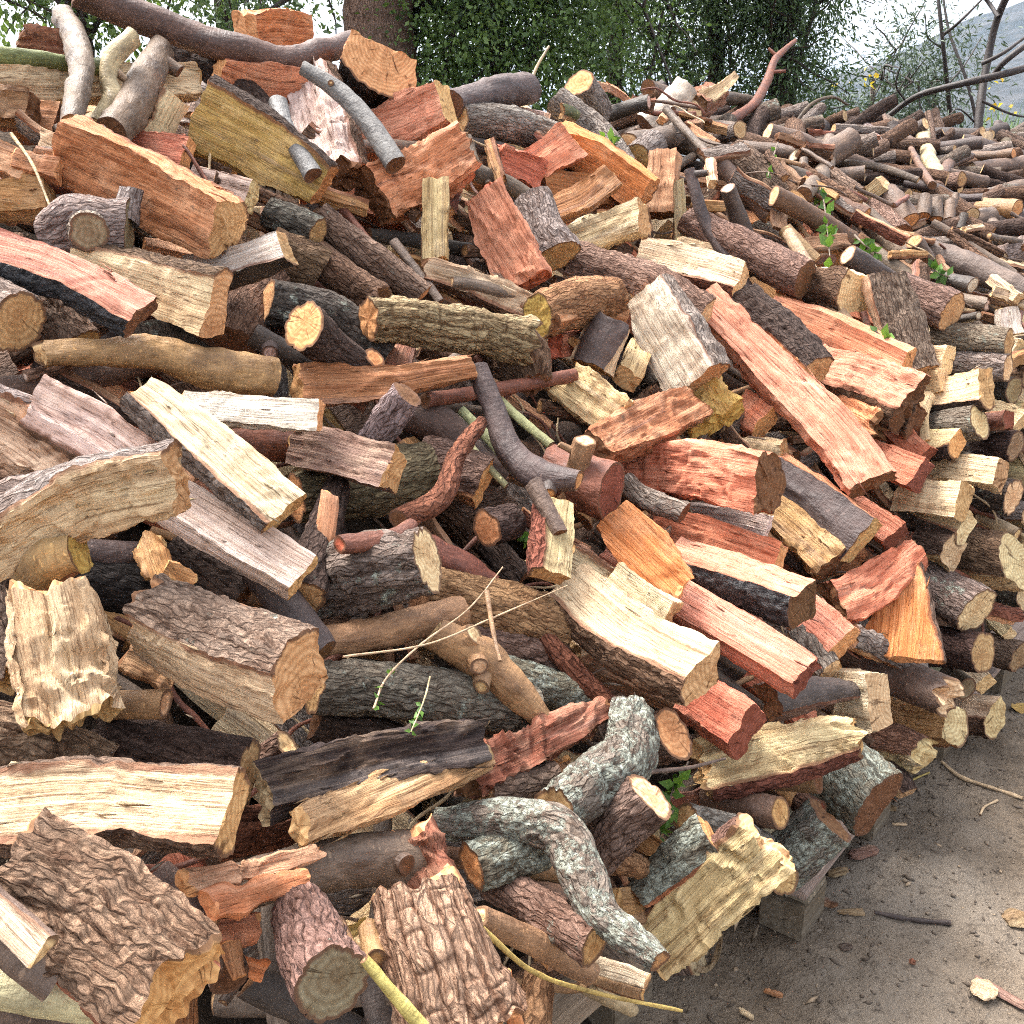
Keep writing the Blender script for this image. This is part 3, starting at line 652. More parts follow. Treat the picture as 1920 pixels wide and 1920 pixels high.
def lay(x, y, lift, heap, small=False):
    h = float(pile_h(x, y)); e = .03
    nrm = np.array([-(pile_h(x + e, y) - pile_h(x - e, y)) / (2 * e), -(pile_h(x, y + e) - pile_h(x, y - e)) / (2 * e), 1.0]); nrm /= np.linalg.norm(nrm)
    c = np.array([x, y, h]) + nrm * lift
    px, py = to_px(c)
    if not (-140 < px < 2060 and -60 < py < 2080): return
    kk = [p for p in (PROTO[NB:] if small else PROTO[:NB]) if (p[0] == 'round') == (rf.random() < (1.1 if heap else .5))]
    if not kk: return
    kind, out, tone = rf.choice(kk); key = (kind, heap)
    an = rf.gauss(-.9, .8) if not heap else rf.gauss(-.85, .8)      # mostly pointing down the slope
    t1 = np.array([DU[0], DU[1], 0.0]); t1 -= (t1 @ nrm) * nrm; t1 /= np.linalg.norm(t1); t2 = np.cross(nrm, t1)
    ax = math.cos(an) * t1 + math.sin(an) * t2 + nrm * (rf.uniform(-.12, .12) if not heap else rf.uniform(0, .7)); ax /= np.linalg.norm(ax)
    b1 = np.cross(nrm, ax); b1 /= np.linalg.norm(b1); b2 = np.cross(ax, b1)
    ro = rf.uniform(0, 6.28); v1 = math.cos(ro) * b1 + math.sin(ro) * b2; v2 = -math.sin(ro) * b1 + math.cos(ro) * b2
    from mathutils import Matrix
    sc_ = rf.uniform(.8, 1.1) * (rf.choice([.7, .85, 1.05]) if heap and not small else 1)
    m = Matrix(((ax[0] * sc_ * (1.05 if heap else 1), v1[0] * sc_, v2[0] * sc_, c[0]), (ax[1] * sc_ * (1.05 if heap else 1), v1[1] * sc_, v2[1] * sc_, c[1]), (ax[2] * sc_ * (1.05 if heap else 1), v1[2] * sc_, v2[2] * sc_, c[2]), (0, 0, 0, 1)))
    v = rf.uniform(.8, 1.15); NFILL[0] += 1
    if KEEP is not None and NFILL[0] not in KEEP: return
    root = bpy.data.objects.new(('stick' if kind == 'round' else 'kindling') if small else 'round_log' if kind == 'round' else 'split_log', None); root.empty_display_size = .05; C.objects.link(root); root.matrix_world = m
    lb = LBL[key]; tagp(root, lb[0], lb[1], lb[2])
    if small: tagp(root, 'short %s piece caught in the gaps of the heap' % ('stick' if kind == 'round' else 'kindling'), 'stick' if kind == 'round' else 'kindling', 'small sticks and kindling caught in the gaps')
    FILL.append((NFILL[0], root, px, py, TONE[tone], kind, small))
    for nm, me, mat, col in out:
        if nm == 'cut_end' and heap: col = lin(SP['endc']) + (1,)
        obj(nm, me, mat, root, (min(1, col[0] * v), min(1, col[1] * v), min(1, col[2] * v), col[3]))
for i, a in enumerate([('split', 'tan', 'brn', 'endt'), ('split', 'opale', 'red', 'endo'), ('split', 'brn', 'drk', 'endb'), ('split', 'palew', 'brn', 'endc')]):
    proto(a[0], a[1], a[2], a[3], .013 + .004 * (i % 2), .15 + .05 * (i % 3), 80 + i)
for i, a in enumerate([('gbs', 'endc'), ('res', 'endb'), ('grs', 'endc'), ('tan', 'endt'), ('brn', 'endt')]):
    proto('round', 'tan', a[0], a[1], .008 + .004 * (i % 3), .2 + .06 * (i % 3), 90 + i)
TONE.update({'opale': 'pale orange', 'palew': 'whitish', 'res': 'reddish', 'grs': 'light grey'})
for i, a in enumerate([('gbs', .0035, .34), ('bei', .0028, .26), ('res', .005, .3)]): proto('round', 'tan', a[0], 'endc', a[1], a[2], 100 + i, 1, .09)
for i, a in enumerate([('rbr', 'brn'), ('tan', 'grb'), ('brn', 'gry')]): proto('split', a[0], a[1], 'endb', .03, .13 + .03 * i, 110 + i, .22, .05)
TONE['bei'] = 'thin beige'; TONE['rbr'] = 'red brown'
NB = 13
def in_heap(u, s): return u > 2.3 - .25 * min(s, 3) + .5 and s > .75
u = -1.9
while u < 10.5:
    s = .06
    while s < 4.6:
        uu, s2 = u + rf.uniform(-.07, .07), s + rf.uniform(-.06, .06); hp = 1 if in_heap(uu, s2) else 0
        x, y = P0[0] + uu * DU[0] + s2 * DS[0], P0[1] + uu * DU[1] + s2 * DS[1]
        dep = math.hypot(x, y)
        if ((hp and s2 < (2.35 if uu < 3.2 else 3.2) and uu > 1.5) or (not hp and s2 < 2.05)) and dep < 11 and (dep < 6 or rf.random() < .75):
            lay(x, y, (rf.uniform(-.10, -.04) if s2 < 1.7 else rf.uniform(-.2, -.12)) if not hp else rf.uniform(-.05, .07), hp)
        s += .17 if not hp else .15
    u += .2 if u < 2.5 else .22 if u < 5 else .3
for _ in range(1300):
    uu, s2 = rf.uniform(-1.7, 4.6), rf.uniform(.05, 1.75)
    x, y = P0[0] + uu * DU[0] + s2 * DS[0], P0[1] + uu * DU[1] + s2 * DS[1]
    hp = 1 if in_heap(uu, s2) else 0
    if hp: continue
    if s2 > 1.45 and uu < 2: continue
    lay(x, y, rf.uniform(-.02, .15) if not hp else rf.uniform(-.03, .06), hp, True)

# the heap runs on beyond the picture on both sides: laid the same way, kept as one mass
def raw(me):
    n = len(me.vertices); V = np.empty(n * 3, np.float32); me.vertices.foreach_get('co', V)
    L = np.empty(len(me.loops), np.int32); me.loops.foreach_get('vertex_index', L); T = np.empty(len(me.polygons), np.int32); me.polygons.foreach_get('loop_total', T)
    nq = int((T == 4).sum()); A_ = {}
    for a in me.attributes:
        if a.name in ('gco', 'buv'): x = np.empty(n * 3, np.float32); a.data.foreach_get('vector', x); A_[a.name] = x.reshape(-1, 3)
        elif a.name in ('cam', 'rel'): x = np.empty(n, np.float32); a.data.foreach_get('value', x); A_[a.name] = x
    return V.reshape(-1, 3), L[:nq * 4].reshape(-1, 4), L[nq * 4:].reshape(-1, 3), A_
rest = empty('firewood', (0, 0, 0)); tagp(rest, 'rest of the firewood heap running on beyond the picture', 'firewood', kind='stuff')
bins = {}
u = -2.3
while u < 5.6:
    s = .03
    while s < 2.1:
        for lift in ((-.05, .03) if s < .35 else (-.01,)):
            uu, s2 = u + rf.uniform(-.08, .08), max(.02, s + rf.uniform(-.06, .06)); x, y = P0[0] + uu * DU[0] + s2 * DS[0], P0[1] + uu * DU[1] + s2 * DS[1]
            h = float(pile_h(x, y)); e = .03; z_ = h
            nrm = np.array([-(pile_h(x + e, y) - pile_h(x - e, y)) / (2 * e), -(pile_h(x, y + e) - pile_h(x, y - e)) / (2 * e), 1.0]); nrm /= np.linalg.norm(nrm)
            ctr = np.array([x, y, h]) + nrm * (lift + rf.uniform(-.03, .03)); vis = depth_to(ctr) > .3
            px, py = to_px(ctr) if vis else (-999, 0)
            an = rf.gauss(-.9, .7); ro = rf.uniform(0, 6.28); pi_ = rf.randrange(13)
            if h < .1 or (vis and -165 < px < 1995 and -150 < py < 2130): continue
            t1 = np.array([DU[0], DU[1], 0.0]); t1 -= (t1 @ nrm) * nrm; t1 /= np.linalg.norm(t1); t2 = np.cross(nrm, t1)
            ax = math.cos(an) * t1 + math.sin(an) * t2 + nrm * rf.uniform(-.1, .15); ax /= np.linalg.norm(ax); b1 = np.cross(nrm, ax); b1 /= np.linalg.norm(b1); b2 = np.cross(ax, b1)
            if ctr[2] - abs(ax[2]) * .2 < .05: continue
            bins.setdefault(pi_, []).append((np.stack([ax, math.cos(ro) * b1 + math.sin(ro) * b2, -math.sin(ro) * b1 + math.cos(ro) * b2], 0), ctr))
        s += .13
    u += .2
for pi_, lst in bins.items():
    for nm, me, mat, col in PROTO[pi_][1]:
        V, Q_, T_, A_ = raw(me); n = len(V); k_ = len(lst); of_ = (np.arange(k_) * n)[:, None, None]
        VV = np.concatenate([V @ R3 + c3 for R3, c3 in lst])
        obj(nm, mesh(nm, VV, (Q_[None] + of_).reshape(-1, 4), (T_[None] + of_).reshape(-1, 3) if len(T_) else None, attrs={q: np.concatenate([a] * k_) for q, a in A_.items()}, smooth=4 if nm == 'bark' else .75), mat, rest, col)
# ------------------------------------------------------------------ the firewood, piece by piece
# --- top left of the heap
Rd('long dark bent branch laid across the top of the heap', [140,-20, 300,47, 450,96, 560,107, 662,76], [32,31,29,27,25], 'smb', 'endb', 0, 11)
Rd('upright pale grey branch with rounded swollen head, top left', [122,32, 146,85, 150,140, 135,235], [26,28,24,20], 'gbs', 'gtan', 0, 6.6, rough=1.6, torn=(.01,0))
Rd('crooked beige branch with cut end, beside the upright grey branch', [250,70, 213,108, 203,150, 212,190, 182,235], [20,20,17,22,17], 'bei', 'endc', 20, 6.5, stubs=[(.38,200,7,26,'endc')])
Rd('thick dark grey forked branch leaning behind the crooked beige branch', [302,92, 275,150, 240,205, 205,250], [27,36,34,34], 'gbs', 'endb', 0, 5.5, rough=1.5, stubs=[(.12,170,13,22,'endb')])
Rd('long mossy green pole lying across the top left edge', [-30,103, 100,116, 210,128], [18,16,15], 'grn', 'endc', 0, 4)
Kd('long pale cream split log under the mossy green pole', [-40,158, 170,165, 365,150], [56,64,62], .7, 'ssbs', 8, 0, 2.2, 'cream', 'gry', 'endt', .7, torn=(0,.015))
Kd('torn reddish brown split piece on the left crest under leaves', [40,80, 120,92], 52, .6, 'sbss', 20, 0, 2, 'rbr', 'brn', 'endb', 1, torn=(.015,.015))
Kd('dark weathered brown split log at the upper left border', [-35,190, 60,205], 70, .7, 'ssbs', 20, 10, 3, 'brn', 'drk', 'endb', .6)
Kd('shaded brown split chunk with orange top, left of the upright grey branch', [30,222, 112,232], 62, .8, 'ssbs', 25, 10, 1.6, 'obr', 'drk', 'endb', .4)
Kd('short cream split stick leaning under the dark forked branch', [330,185, 288,262], 46, .6, 'sbss', 0, 10, 3.6, 'cream', 'brn', 'endc', .3)
Kd('small pale rounded wedge where the upright grey branch rests', [82,262, 135,280], 44, .7, 'ssss', 0, 20, 4.6, 'palew', 'gry', 'endc', .3)
Rd('dark bark pole slanting behind the yellow slab', [320,88, 430,150, 520,232], [22,24,22], 'drk', 'endb', 0, 3.4)
Kd('big orange split log with tan cut end, upper left face', [120,280, 275,345, 424,428], [120,132,104], .68, 'ssbs', -22, 16, 6, 'org', 'gry', 'endt', .45)
Kd('small orange block tucked behind the big orange split log', [250,275, 352,292], 58, .7, 'ssss', 15, 15, 3.4, 'red', 'brn', 'endo', .2)
Kd('pale pink split log between big orange log and yellow slab', [360,345, 472,372], 62, .8, 'ssss', 12, 18, 3.6, 'pinkw', 'brn', 'endc', .2)
Kd('broad mustard yellow slab with dark bark edge', [372,222, 485,285, 605,352], [148,128,72], .34, 'sssb', -12, 10, 5, 'yel', 'drk', 'obr', .35, bulge=.2)
Kd('orange and cream split wedge at the left border above the dark gap', [-40,282, 52,322], 62, .7, 'ssss', 12, 8, 4, 'opale', 'gry', 'endo', .4)
Kd('broad tan split log at the left border beneath the orange wedge', [-45,365, 92,372], 74, .7, 'ssbs', 22, 5, 2.8, 'tan', 'brn', 'endt', .3)
Kd('small dull orange three sided chunk near the left border', [36,305, 112,322], 44, .8, 'ssss', 30, 15, 5, 'obr', 'brn', 'endo', .2)
Rd('gnarled grey knotty stump showing a round sawn knot', [72,448, 150,434, 240,424], [46,56,50], 'gry', 'gwd', 5, 5, stubs=[(.62,88,31,10,'gwd'), (.95,205,17,32,'endt'), (.1,20,17,14,'gwd')], gnarl=.16)
Kd('flat grey bark slab in the dark below the big orange log', [255,400, 350,455], 62, .2, 'bssb', 0, 5, 2.6, 'gtan', 'gry', 'gwd', .2, torn=(.01,.012))
Kd('bright white split log with dark brown side', [352,520, 535,462], 66, .75, 'sbss', 32, 14, 6, 'white', 'dks', 'endt', .1, bulge=.08)
Kd('salmon red split log with black charred lower edge, left border', [-45,462, 120,525, 265,592], [88,90,86], .5, 'scss', 34, 14, 6, 'rpk', 'drk', 'endb', .1, bulge=.1)
Kd('cream split log with bark rim and broad tan cut end', [150,492, 280,530, 408,578], [54,88,112], .75, 'sssb', -6, 22, 5, 'cream', 'brn', 'endt', .25)
Rd('brown bark log standing behind the tan cut end of cream log', [498,520, 470,580, 438,650], [40,42,38], 'brn', 'endb', 0, 3)
Rd('grey brown bark log slanting down at the left border', [5,515, 70,560, 145,648], [22,36,42], 'grb', 'endt', 0, 4)
Rd('thick log at the left border showing a tall tan oval end', [-60,545, 34,606], [52,52], 'gry', 'endt', 42, 4.6, slant=(0,.3))
Rd('long yellow brown branch swelling into a thick knuckle', [72,666, 190,664, 290,662, 400,692, 512,706], [25,28,34,44,42], 'ylb', 'endc', 0, 5.4, rough=1.6, torn=(.01,0))
Rd('smooth brown branch bending under the yellow brown branch', [-30,732, 80,722, 190,700, 330,672], [26,25,26,26], 'gbs', 'endb', 0, 3)
Rd('thin broken pinkish twig in the gap under the yellow branch', [48,706, 130,684], [9,10], 'grp', 'white', -10, 4)
# --- top centre
Kd('rounded orange split log poking above the dark branch', [462,66, 568,66], 76, .8, 'ssss', -5, 0, 3, 'orgb', 'brn', 'endo', .5)
Kd('smooth orange split log below the long dark branch', [412,128, 500,150, 568,160], [46,98,64], .6, 'ssss', -8, 0, 4.4, 'ord', 'brn', 'endo', .25)
Kd('half log showing its broad orange tan semicircular cut face', [700,188, 716,112], [118,138], .52, 'bsss', 0, 56, 6, 'org', 'drk', 'endo', .3, bulge=.2)
Kd('pinkish red split log with tan side under the half log', [688,262, 770,232, 838,196], [92,112,86], .75, 'ssss', 24, 6, 5, 'rpk', 'brn', 'endt', .35)
Rd('smooth blue grey pole slanting over the orange logs', [568,128, 632,168, 690,228, 742,310], [15,18,21,22], 'blg', 'endb', 0, 9.6, stubs=[(.22,100,6,3,'endc')])
Rd('short grey branch resting on the mustard yellow slab', [522,190, 536,240, 586,330], [18,17,18], 'blg', 'endb', 0, 8.4)
Kd('torn pinkish white split log beneath the blue grey pole', [585,150, 605,240, 632,338], [80,112,104], .6, 'sssb', -12, 0, 4, 'pinkw', 'brn', 'endb', 1.0, torn=(.012,.02))
Kd('rough orange log with crusty pale top and brown end', [868,286, 790,330, 702,372], [84,104,108], .8, 'ssss', -14, 16, 6, 'org', 'brn', 'endb', .9, torn=(.012,.006))
Kd('upright weathered tan plank leaning on the rough orange log', [818,336, 816,486], [50,54], .5, 'ssbs', -14, 8, 7, 'tanw', 'brn', 'endt', .25)
Kd('ridged salmon pink split log standing upright near the centre top', [906,366, 950,450, 996,532], [76,98,84], .6, 'ssss', -10, 10, 6, 'pko', 'brn', 'red', .9)
Rd('reddish brown log flecked with white bark flakes', [596,408, 690,480, 792,556], [27,29,27], 'grp', 'endo', 0, 5, rough=.8)
Rd('short dark mossy log with tan broken end beside yellow slab', [505,398, 594,440], [30,31], 'dli', 'endt', 15, 4.6)
Rd('brown wrinkled log end beside the bright white split log', [512,470, 598,505], [44,46], 'brn', 'endb', 0, 3.6, gnarl=.08)
Rd('brown log with dark hollow end below the white flecked log', [592,485, 712,566], [30,32], 'brn', 'endb', 8, 4, torn=(0,.012))
Rd('thin grey stick running beside the white flecked log', [736,452, 826,568], [10,9], 'grs', 'endb', 0, 4.6)
Rd('thin dark pole behind the upright tan plank', [690,440, 880,470], [14,16], 'dks', 'endb', 0, 2)
Rd('fat dark purple log on the crest against the trees', [846,194, 992,166], [28,34], 'pur', 'endb', 0, 6, rough=1.3)
Rd('rough grey bark log beneath the fat dark purple log', [862,222, 960,236, 1052,262], [25,30,27], 'gry', 'endc', 0, 5, stubs=[(.45,200,9,4,'endc')])
Rd('curved grey branch beside the ridged pink split log', [872,262, 892,318, 950,345, 1004,376], [16,18,17,15], 'grs', 'endc', 0, 5, stubs=[(.5,60,6,5,'endt')])
Rd('short purple brown log in the gap under the grey bark log', [880,268, 958,288], [15,16], 'pur', 'endb', 0, 3.4)
Kd('pale pinkish sawn end poking up behind the grey bark log', [965,215, 1022,228], 30, .8, 'ssss', 0, 20, 3.6, 'pinkw', 'brn', 'pinkw', .1)
# --- orange group, top middle
Kd('large bright orange split log with sharp ridge, centre top', [1046,262, 1120,300, 1212,366], [62,84,66], .7, 'ssbs', -22, 6, 6.4, 'orgb', 'brn', 'endo', .35)
Kd('orange split face dropping left from the sharp ridge', [976,332, 1072,264], [66,88], .5, 'ssss', 14, -6, 5.6, 'ord', 'brn', 'endo', .25)
Kd('rough pinkish red chunk left of the sharp orange ridge', [930,300, 1012,332], 62, .8, 'ssss', 10, 0, 4.4, 'red', 'brn', 'red', .6)
Kd('shaded dark orange split log below the sharp orange ridge', [1010,350, 1210,375], 60, .7, 'ssss', 25, 0, 3, 'obr', 'brn', 'endb', .3)
Kd('curved brown and yellow split log across the orange hollow', [1024,402, 1090,376, 1150,330], [46,58,46], .6, 'ssss', 24, -4, 7, 'obr', 'brn', 'endt', .4)
Kd('tan split log with deep parallel grooves', [1072,458, 1206,408], [58,64], .7, 'ssbs', 14, 12, 7, 'tanw', 'brn', 'endt', .5)
Kd('upright cream split log with orange red stripes', [1246,288, 1232,402], [60,64], .7, 'ssbs', -14, 8, 7, 'opale', 'brn', 'endb', .35)
Kd('thin pale cream splinter beside the striped upright log', [1272,338, 1278,456], [22,30], .6, 'ssbs', 0, 4, 5.6, 'cream', 'brn', 'endt', .2)
Rd('grey bark log with cream cut end right of ridged pink log', [996,378, 1042,486], [36,42], 'gry', 'endt', 22, 6)
Rd('long grey bark log with a bright green patch on top', [1040,186, 1110,240, 1176,318], [26,25,23], 'gry', 'endb', 0, 6)
Rd('short thick grey bark log standing on the crest', [1085,158, 1124,214], [25,29], 'gry', 'endo', 0, 5)
Kd('thin orange split plank on the crest behind bark logs', [1110,160, 1176,188], 24, .6, 'ssss', 0, 0, 4, 'opale', 'brn', 'endo', .1)
Rd('dark grey branch with pale sawn tip on the crest', [1092,224, 1150,212, 1216,190], [14,14,13], 'dks', 'pinkw', 10, 6)
Rd('stout whitish green branch with brown hollow end', [1286,160, 1255,206, 1212,238], [26,27,29], 'pal', 'endb', 10, 7.4, rough=1.2, stubs=[(.5,100,6,1,'endb')])
Rd('grey log stub behind the whitish green branch', [1214,166, 1252,180], [16,17], 'grs', 'endb', 0, 5.4)
Kd('pointed yellow splinter sticking up from the crest', [1312,188, 1378,142], [30,14], .5, 'ssss', 0, 0, 6, 'cyel', 'brn', 'endc', .6)
Kd('torn reddish stump below the pointed yellow splinter', [1296,196, 1340,176], 46, .8, 'ssss', 0, 0, 5, 'rbr', 'brn', 'endb', 1, torn=(.01,.015))
Rd('twisted reddish brown branch rising above the crest', [1366,228, 1412,196, 1436,156, 1456,108, 1492,76], [10,9,9,7,4], 'res', 'endb', 0, 8, stubs=[(.6,10,3,22,'endb'), (.75,190,3,18,'endb')])
Rd('long grey branch with round sawn stub lying below the crest', [1176,266, 1260,256, 1330,240, 1394,252], [20,23,20,18], 'grs', 'endc', 0, 6, rough=1.4, stubs=[(.33,70,17,4,'endo')])
Rd('log seen end on with round tan sawn face', [1226,272, 1196,298], [26,27], 'gry', 'endt', 52, 7)
Rd('smooth grey crooked branch on the crest right of the splinter', [1306,192, 1372,184, 1420,196, 1446,228], [11,12,12,10], 'grs', 'endb', 0, 5)
Rd('grey brown branch with light cut end below the long grey branch', [1280,268, 1376,300], [21,22], 'gbs', 'endt', 14, 5)
Rd('long dark purple stick with broken fork, pointing down', [1292,318, 1316,404, 1352,464, 1404,548], [11,13,15,15], 'pur', 'endb', 4, 8, stubs=[(.04,170,6,22,'endc')])
Rd('thick grey brown log slanting down under the dark purple stick', [1286,410, 1400,470, 1510,524], [28,33,37], 'grb', 'endb', 10, 6)
Rd('dark branch with bright white sawn top', [1414,506, 1390,430, 1364,354], [24,20,15], 'pur', 'white', 16, 5)
Rd('thin log with chipped tan tip above the white sawn top', [1336,296, 1444,404], [17,16], 'gbs', 'endt', 6, 4.6, torn=(0,.01))
Rd('dark grey log running down to the right from the crest', [1372,286, 1484,384], [26,27], 'grb', 'endc', 10, 5)
# --- branch heap, right
GRP[0] = 'round branch logs heaped at the right'
Rd('grey log with pale oval cut end just below right crest', [1630,318, 1530,280, 1440,248], [19,20,20], 'grs', 'endc', 16, 7.6)
Kd('torn rusty red bark piece on the crest of the branch heap', [1514,254, 1640,268], [20,28], .7, 'ssss', 0, 0, 9.2, 'rbr', 'brn', 'endb', 1, torn=(.02,.03))
Rd('short grey branch propped upright across the branch heap', [1556,262, 1546,318, 1508,366], [17,17,15], 'grs', 'endb', 0, 8)
Rd('thin grey stick stretching right from the propped grey branch', [1558,303, 1650,314, 1722,338], [7,8,7], 'grs', 'endc', 6, 6.5)
Rd('dark wavy stick lying in front of the small sawn ends', [1696,344, 1752,352, 1790,370, 1842,370], [9,10,9,7], 'dks', 'white', 6, 7)
Rd('grey log running down right through the middle of branch heap', [1576,372, 1650,430, 1722,496], [21,22,22], 'grs', 'endb', 0, 5)
Rd('dark brown log with pale slanted cut end facing left', [1596,452, 1520,404, 1452,368], [20,19,18], 'brs', 'endc', 18, 6)
Rd('log with wide pinkish slanted cut below the grey oval end log', [1530,345, 1446,312], [18,19], 'grs', 'pinkw', 18, 7.0)
Rd('log end with cream face beside the propped grey branch', [1545,322, 1522,293], [13,14], 'gbs', 'endo', 40, 7.5)
Rd('log end with whitish face left of the cream face', [1508,312, 1490,291], [13,14], 'gbs', 'white', 40, 7.5)
Rd('pinkish brown log ending below the thin grey stick', [1546,326, 1606,372], [19,21], 'grp', 'endt', 14, 5)
Rd('brown log with small reddish end under the propped branch', [1542,372, 1622,412], [19,20], 'brs', 'endo', 10, 5)
Rd('log with large orange tan round end in the middle of branch heap', [1662,356, 1706,416], [19,20], 'gbs', 'endo', 26, 8.0)
Rd('small log end, first right of the large orange tan end', [1735,368, 1732,405], [12,13], 'gbs', 'endo', 36, 8.6)
Rd('small log end, second right of the large orange tan end', [1756,374, 1756,411], [12,13], 'gbs', 'endo', 36, 8.6)
Rd('small log end with pointed chipped face, third in the row', [1782,378, 1780,414], [11,12], 'gbs', 'endc', 36, 8.1, torn=(0,.006))
Rd('tiny pale log end above the chipped face', [1792,366, 1786,390], [8,8], 'gbs', 'endc', 40, 10.0)
Rd('tiny dark log end below the row of small ends', [1808,402, 1799,430], [9,9], 'dks', 'endt', 30, 8.6)
Kd('short pale green split block in the branch heap', [1614,376, 1658,342], 32, .7, 'ssbs', 0, 10, 7.6, 'cyel', 'grn', 'endc', .1)
Rd('short log with round tan end left of the wavy stick', [1752,348, 1804,336], [13,13], 'grb', 'endt', 22, 6)
Rd('greenish grey log entering from the right border with pale torn end', [1950,306, 1880,312, 1822,320], [14,15,16], 'grs', 'endc', 20, 6, torn=(0,.01))
Rd('upright beige post with thick top on the far crest', [1722,226, 1736,280, 1758,336], [17,13,13], 'bei', 'endt', 0, 6)
Rd('slim dark stick leaning beside the upright beige post', [1708,280, 1748,348], [7,8], 'brs', 'endb', 0, 10.0)
Rd('curved brown twig arching up from the far crest', [1722,270, 1672,240, 1652,205], [7,6,4], 'brs', 'endb', 0, 6)
Rd('small beige upright branch near the right border', [1850,250, 1852,290], [9,10], 'bei', 'endt', 10, 14)
Rd('grey stump standing on the far crest left of the beige post', [1618,232, 1652,282], [11,14], 'gry', 'endb', 0, 5)
Rd('crooked brown branch rising towards the greenish grey log', [1756,352, 1780,308, 1822,292], [12,11,8], 'brs', 'endb', 0, 5.4)
Rd('tan log with orange oval end at the right border', [1836,388, 1908,394], [18,19], 'tan', 'endo', 16, 8.6)
Rd('pale grey branch with broken white side at the right border', [1842,398, 1872,430, 1912,468], [13,13,14], 'grs', 'endc', 0, 6.4)
Rd('short brown log under the dark wavy stick', [1812,420, 1862,440], [13,14], 'brn', 'endt', 10, 5)
Rd('long pale grey log with cut left end, lower right of branch heap', [1734,470, 1830,505, 1925,552], [25,25,25], 'grs', 'endt', 6, 6)
Rd('log end with bright cream round face above the long pale log', [1925,462, 1874,484], [19,19], 'gry', 'cream', 46, 6)
Rd('stubby grey log with tilted face left of the long pale log', [1738,486, 1714,452], [17,17], 'grs', 'endt', 34, 7.9)
Rd('dark grey log with pale left end above the big bark slab', [1668,528, 1590,478], [21,20], 'dks', 'endc', 22, 6)
Rd('thick grey brown log with round end right of the bark slab', [1680,536, 1786,588], [31,34], 'grb', 'endt', 16, 6)
Rd('dark log with bright white round end below long pale log', [1740,520, 1822,534], [16,17], 'dks', 'white', 30, 5.6)
Rd('slim grey log with pinkish torn end below the white round end', [1776,556, 1852,572], [12,13], 'grs', 'pinkw', 16, 5, torn=(0,.008))
Rd('small dark branch with white oval tip above the lichen log', [1790,602, 1834,592], [9,9], 'dks', 'white', 30, 5.6)
Rd('long pale brown stick slanting down to the red split logs', [1478,436, 1526,514, 1568,580, 1628,650], [13,14,14,12], 'bei', 'endc', 0, 7)
Rd('short brown stick crossing behind the long pale brown stick', [1470,430, 1530,490], [15,15], 'tan', 'endc', 4, 5)
Rd('grey log half hidden behind the bark slab', [1630,470, 1720,535], [17,19], 'grs', 'endo', 8, 4.6)
Rd('brown log leaning on the row of small sawn ends', [1640,385, 1690,440], [17,18], 'grb', 'endb', 0, 4.6)
Rd('grey stick end near the right border under the greenish log', [1935,344, 1850,362], [10,9], 'grs', 'endb', 0, 6)
Rd('short upright cut branch on the far right crest', [1886,262, 1892,288], [9,10], 'grs', 'endo', 20, 12)
Rd('brown log along the far crest beside the grass', [1800,292, 1900,288], [11,11], 'brs', 'endo', 10, 9)
# --- pallet stack, right
GRP[0] = 'firewood stacked above the pallets'
Kd('bark block with cream cut end left of the big bark slab', [1542,532, 1608,548], [74,76], .9, 'bsss', -10, 24, 6, 'cream', 'brn', 'endc', .2)
Kd('big grey bark slab with curved cream split edge', [1650,520, 1680,600, 1716,704], [92,96,76], .34, 'bsss', 30, 6, 7.4, 'cream', 'grb', 'endt', .2, bulge=.12)
Rd('thick horizontal log crusted with grey green lichen', [1702,630, 1798,634, 1892,642], [24,27,26], 'lic', 'endt', 6, 5)
Rd('horizontal bark log under the lichen crusted log', [1774,680, 1888,688], [21,23], 'gry', 'endc', 12, 4.4)
Kd('short cream split block left of the horizontal bark log', [1712,664, 1778,676], [48,54], .8, 'ssss', 4, 16, 5, 'cream', 'brn', 'endc', .15)
Kd('cream split log with bark underside, upper pallet stack', [1742,744, 1850,720], [60,64], .8, 'sbss', 26, 16, 5, 'cream', 'drk', 'endt', .15)
Kd('small cream split block beneath the curved slab edge', [1722,722, 1770,712], 52, .8, 'ssss', 0, 16, 4.6, 'cyel', 'brn', 'endc', .2)
Rd('short lichen spotted bark log in the pallet stack', [1738,802, 1838,790], [28,28], 'lic', 'endc', 14, 5)
Kd('smooth red brown half log end in the pallet stack', [1836,792, 1892,786], [38,36], .8, 'bsss', 0, 14, 5, 'rbr', 'res', 'endr', .1)
Kd('cream split log behind the red brown half log', [1846,772, 1918,792], 42, .8, 'ssss', 10, 14, 4, 'cream', 'brn', 'endc', .15)
Rd('dark shaded log beneath the red brown half log', [1830,835, 1905,838], [24,25], 'drk', 'gtan', 14, 3.6)
Kd('cream topped split log with dark bark side, third from top', [1726,836, 1796,832], [44,46], .9, 'sbss', 34, 16, 5, 'cyel', 'drk', 'endo', .2)
Kd('long cream split log jutting right from the pallet stack', [1748,880, 1876,892], [52,58], .8, 'ssss', 14, 18, 5, 'cream', 'brn', 'endt', .15)
Kd('broad grooved cream split log beside the red block', [1694,928, 1806,944], [70,72], .8, 'ssss', 8, 14, 6, 'cream', 'brn', 'endt', .45)
Rd('dark lichen bark log right of the grooved cream log', [1826,924, 1900,932], [29,29], 'dli', 'endc', 14, 4.6)
Kd('thin curled cream bark strip hanging in the stack', [1742,738, 1728,780, 1734,826], [24,24,16], .18, 'ssss', 0, 0, 6, 'tanw', 'brn', 'endt', .1, name='bark_strip', cat='bark')
Rd('small grey log end between two cream splits', [1795,856, 1842,872], [15,16], 'grs', 'endc', 20, 6.1)
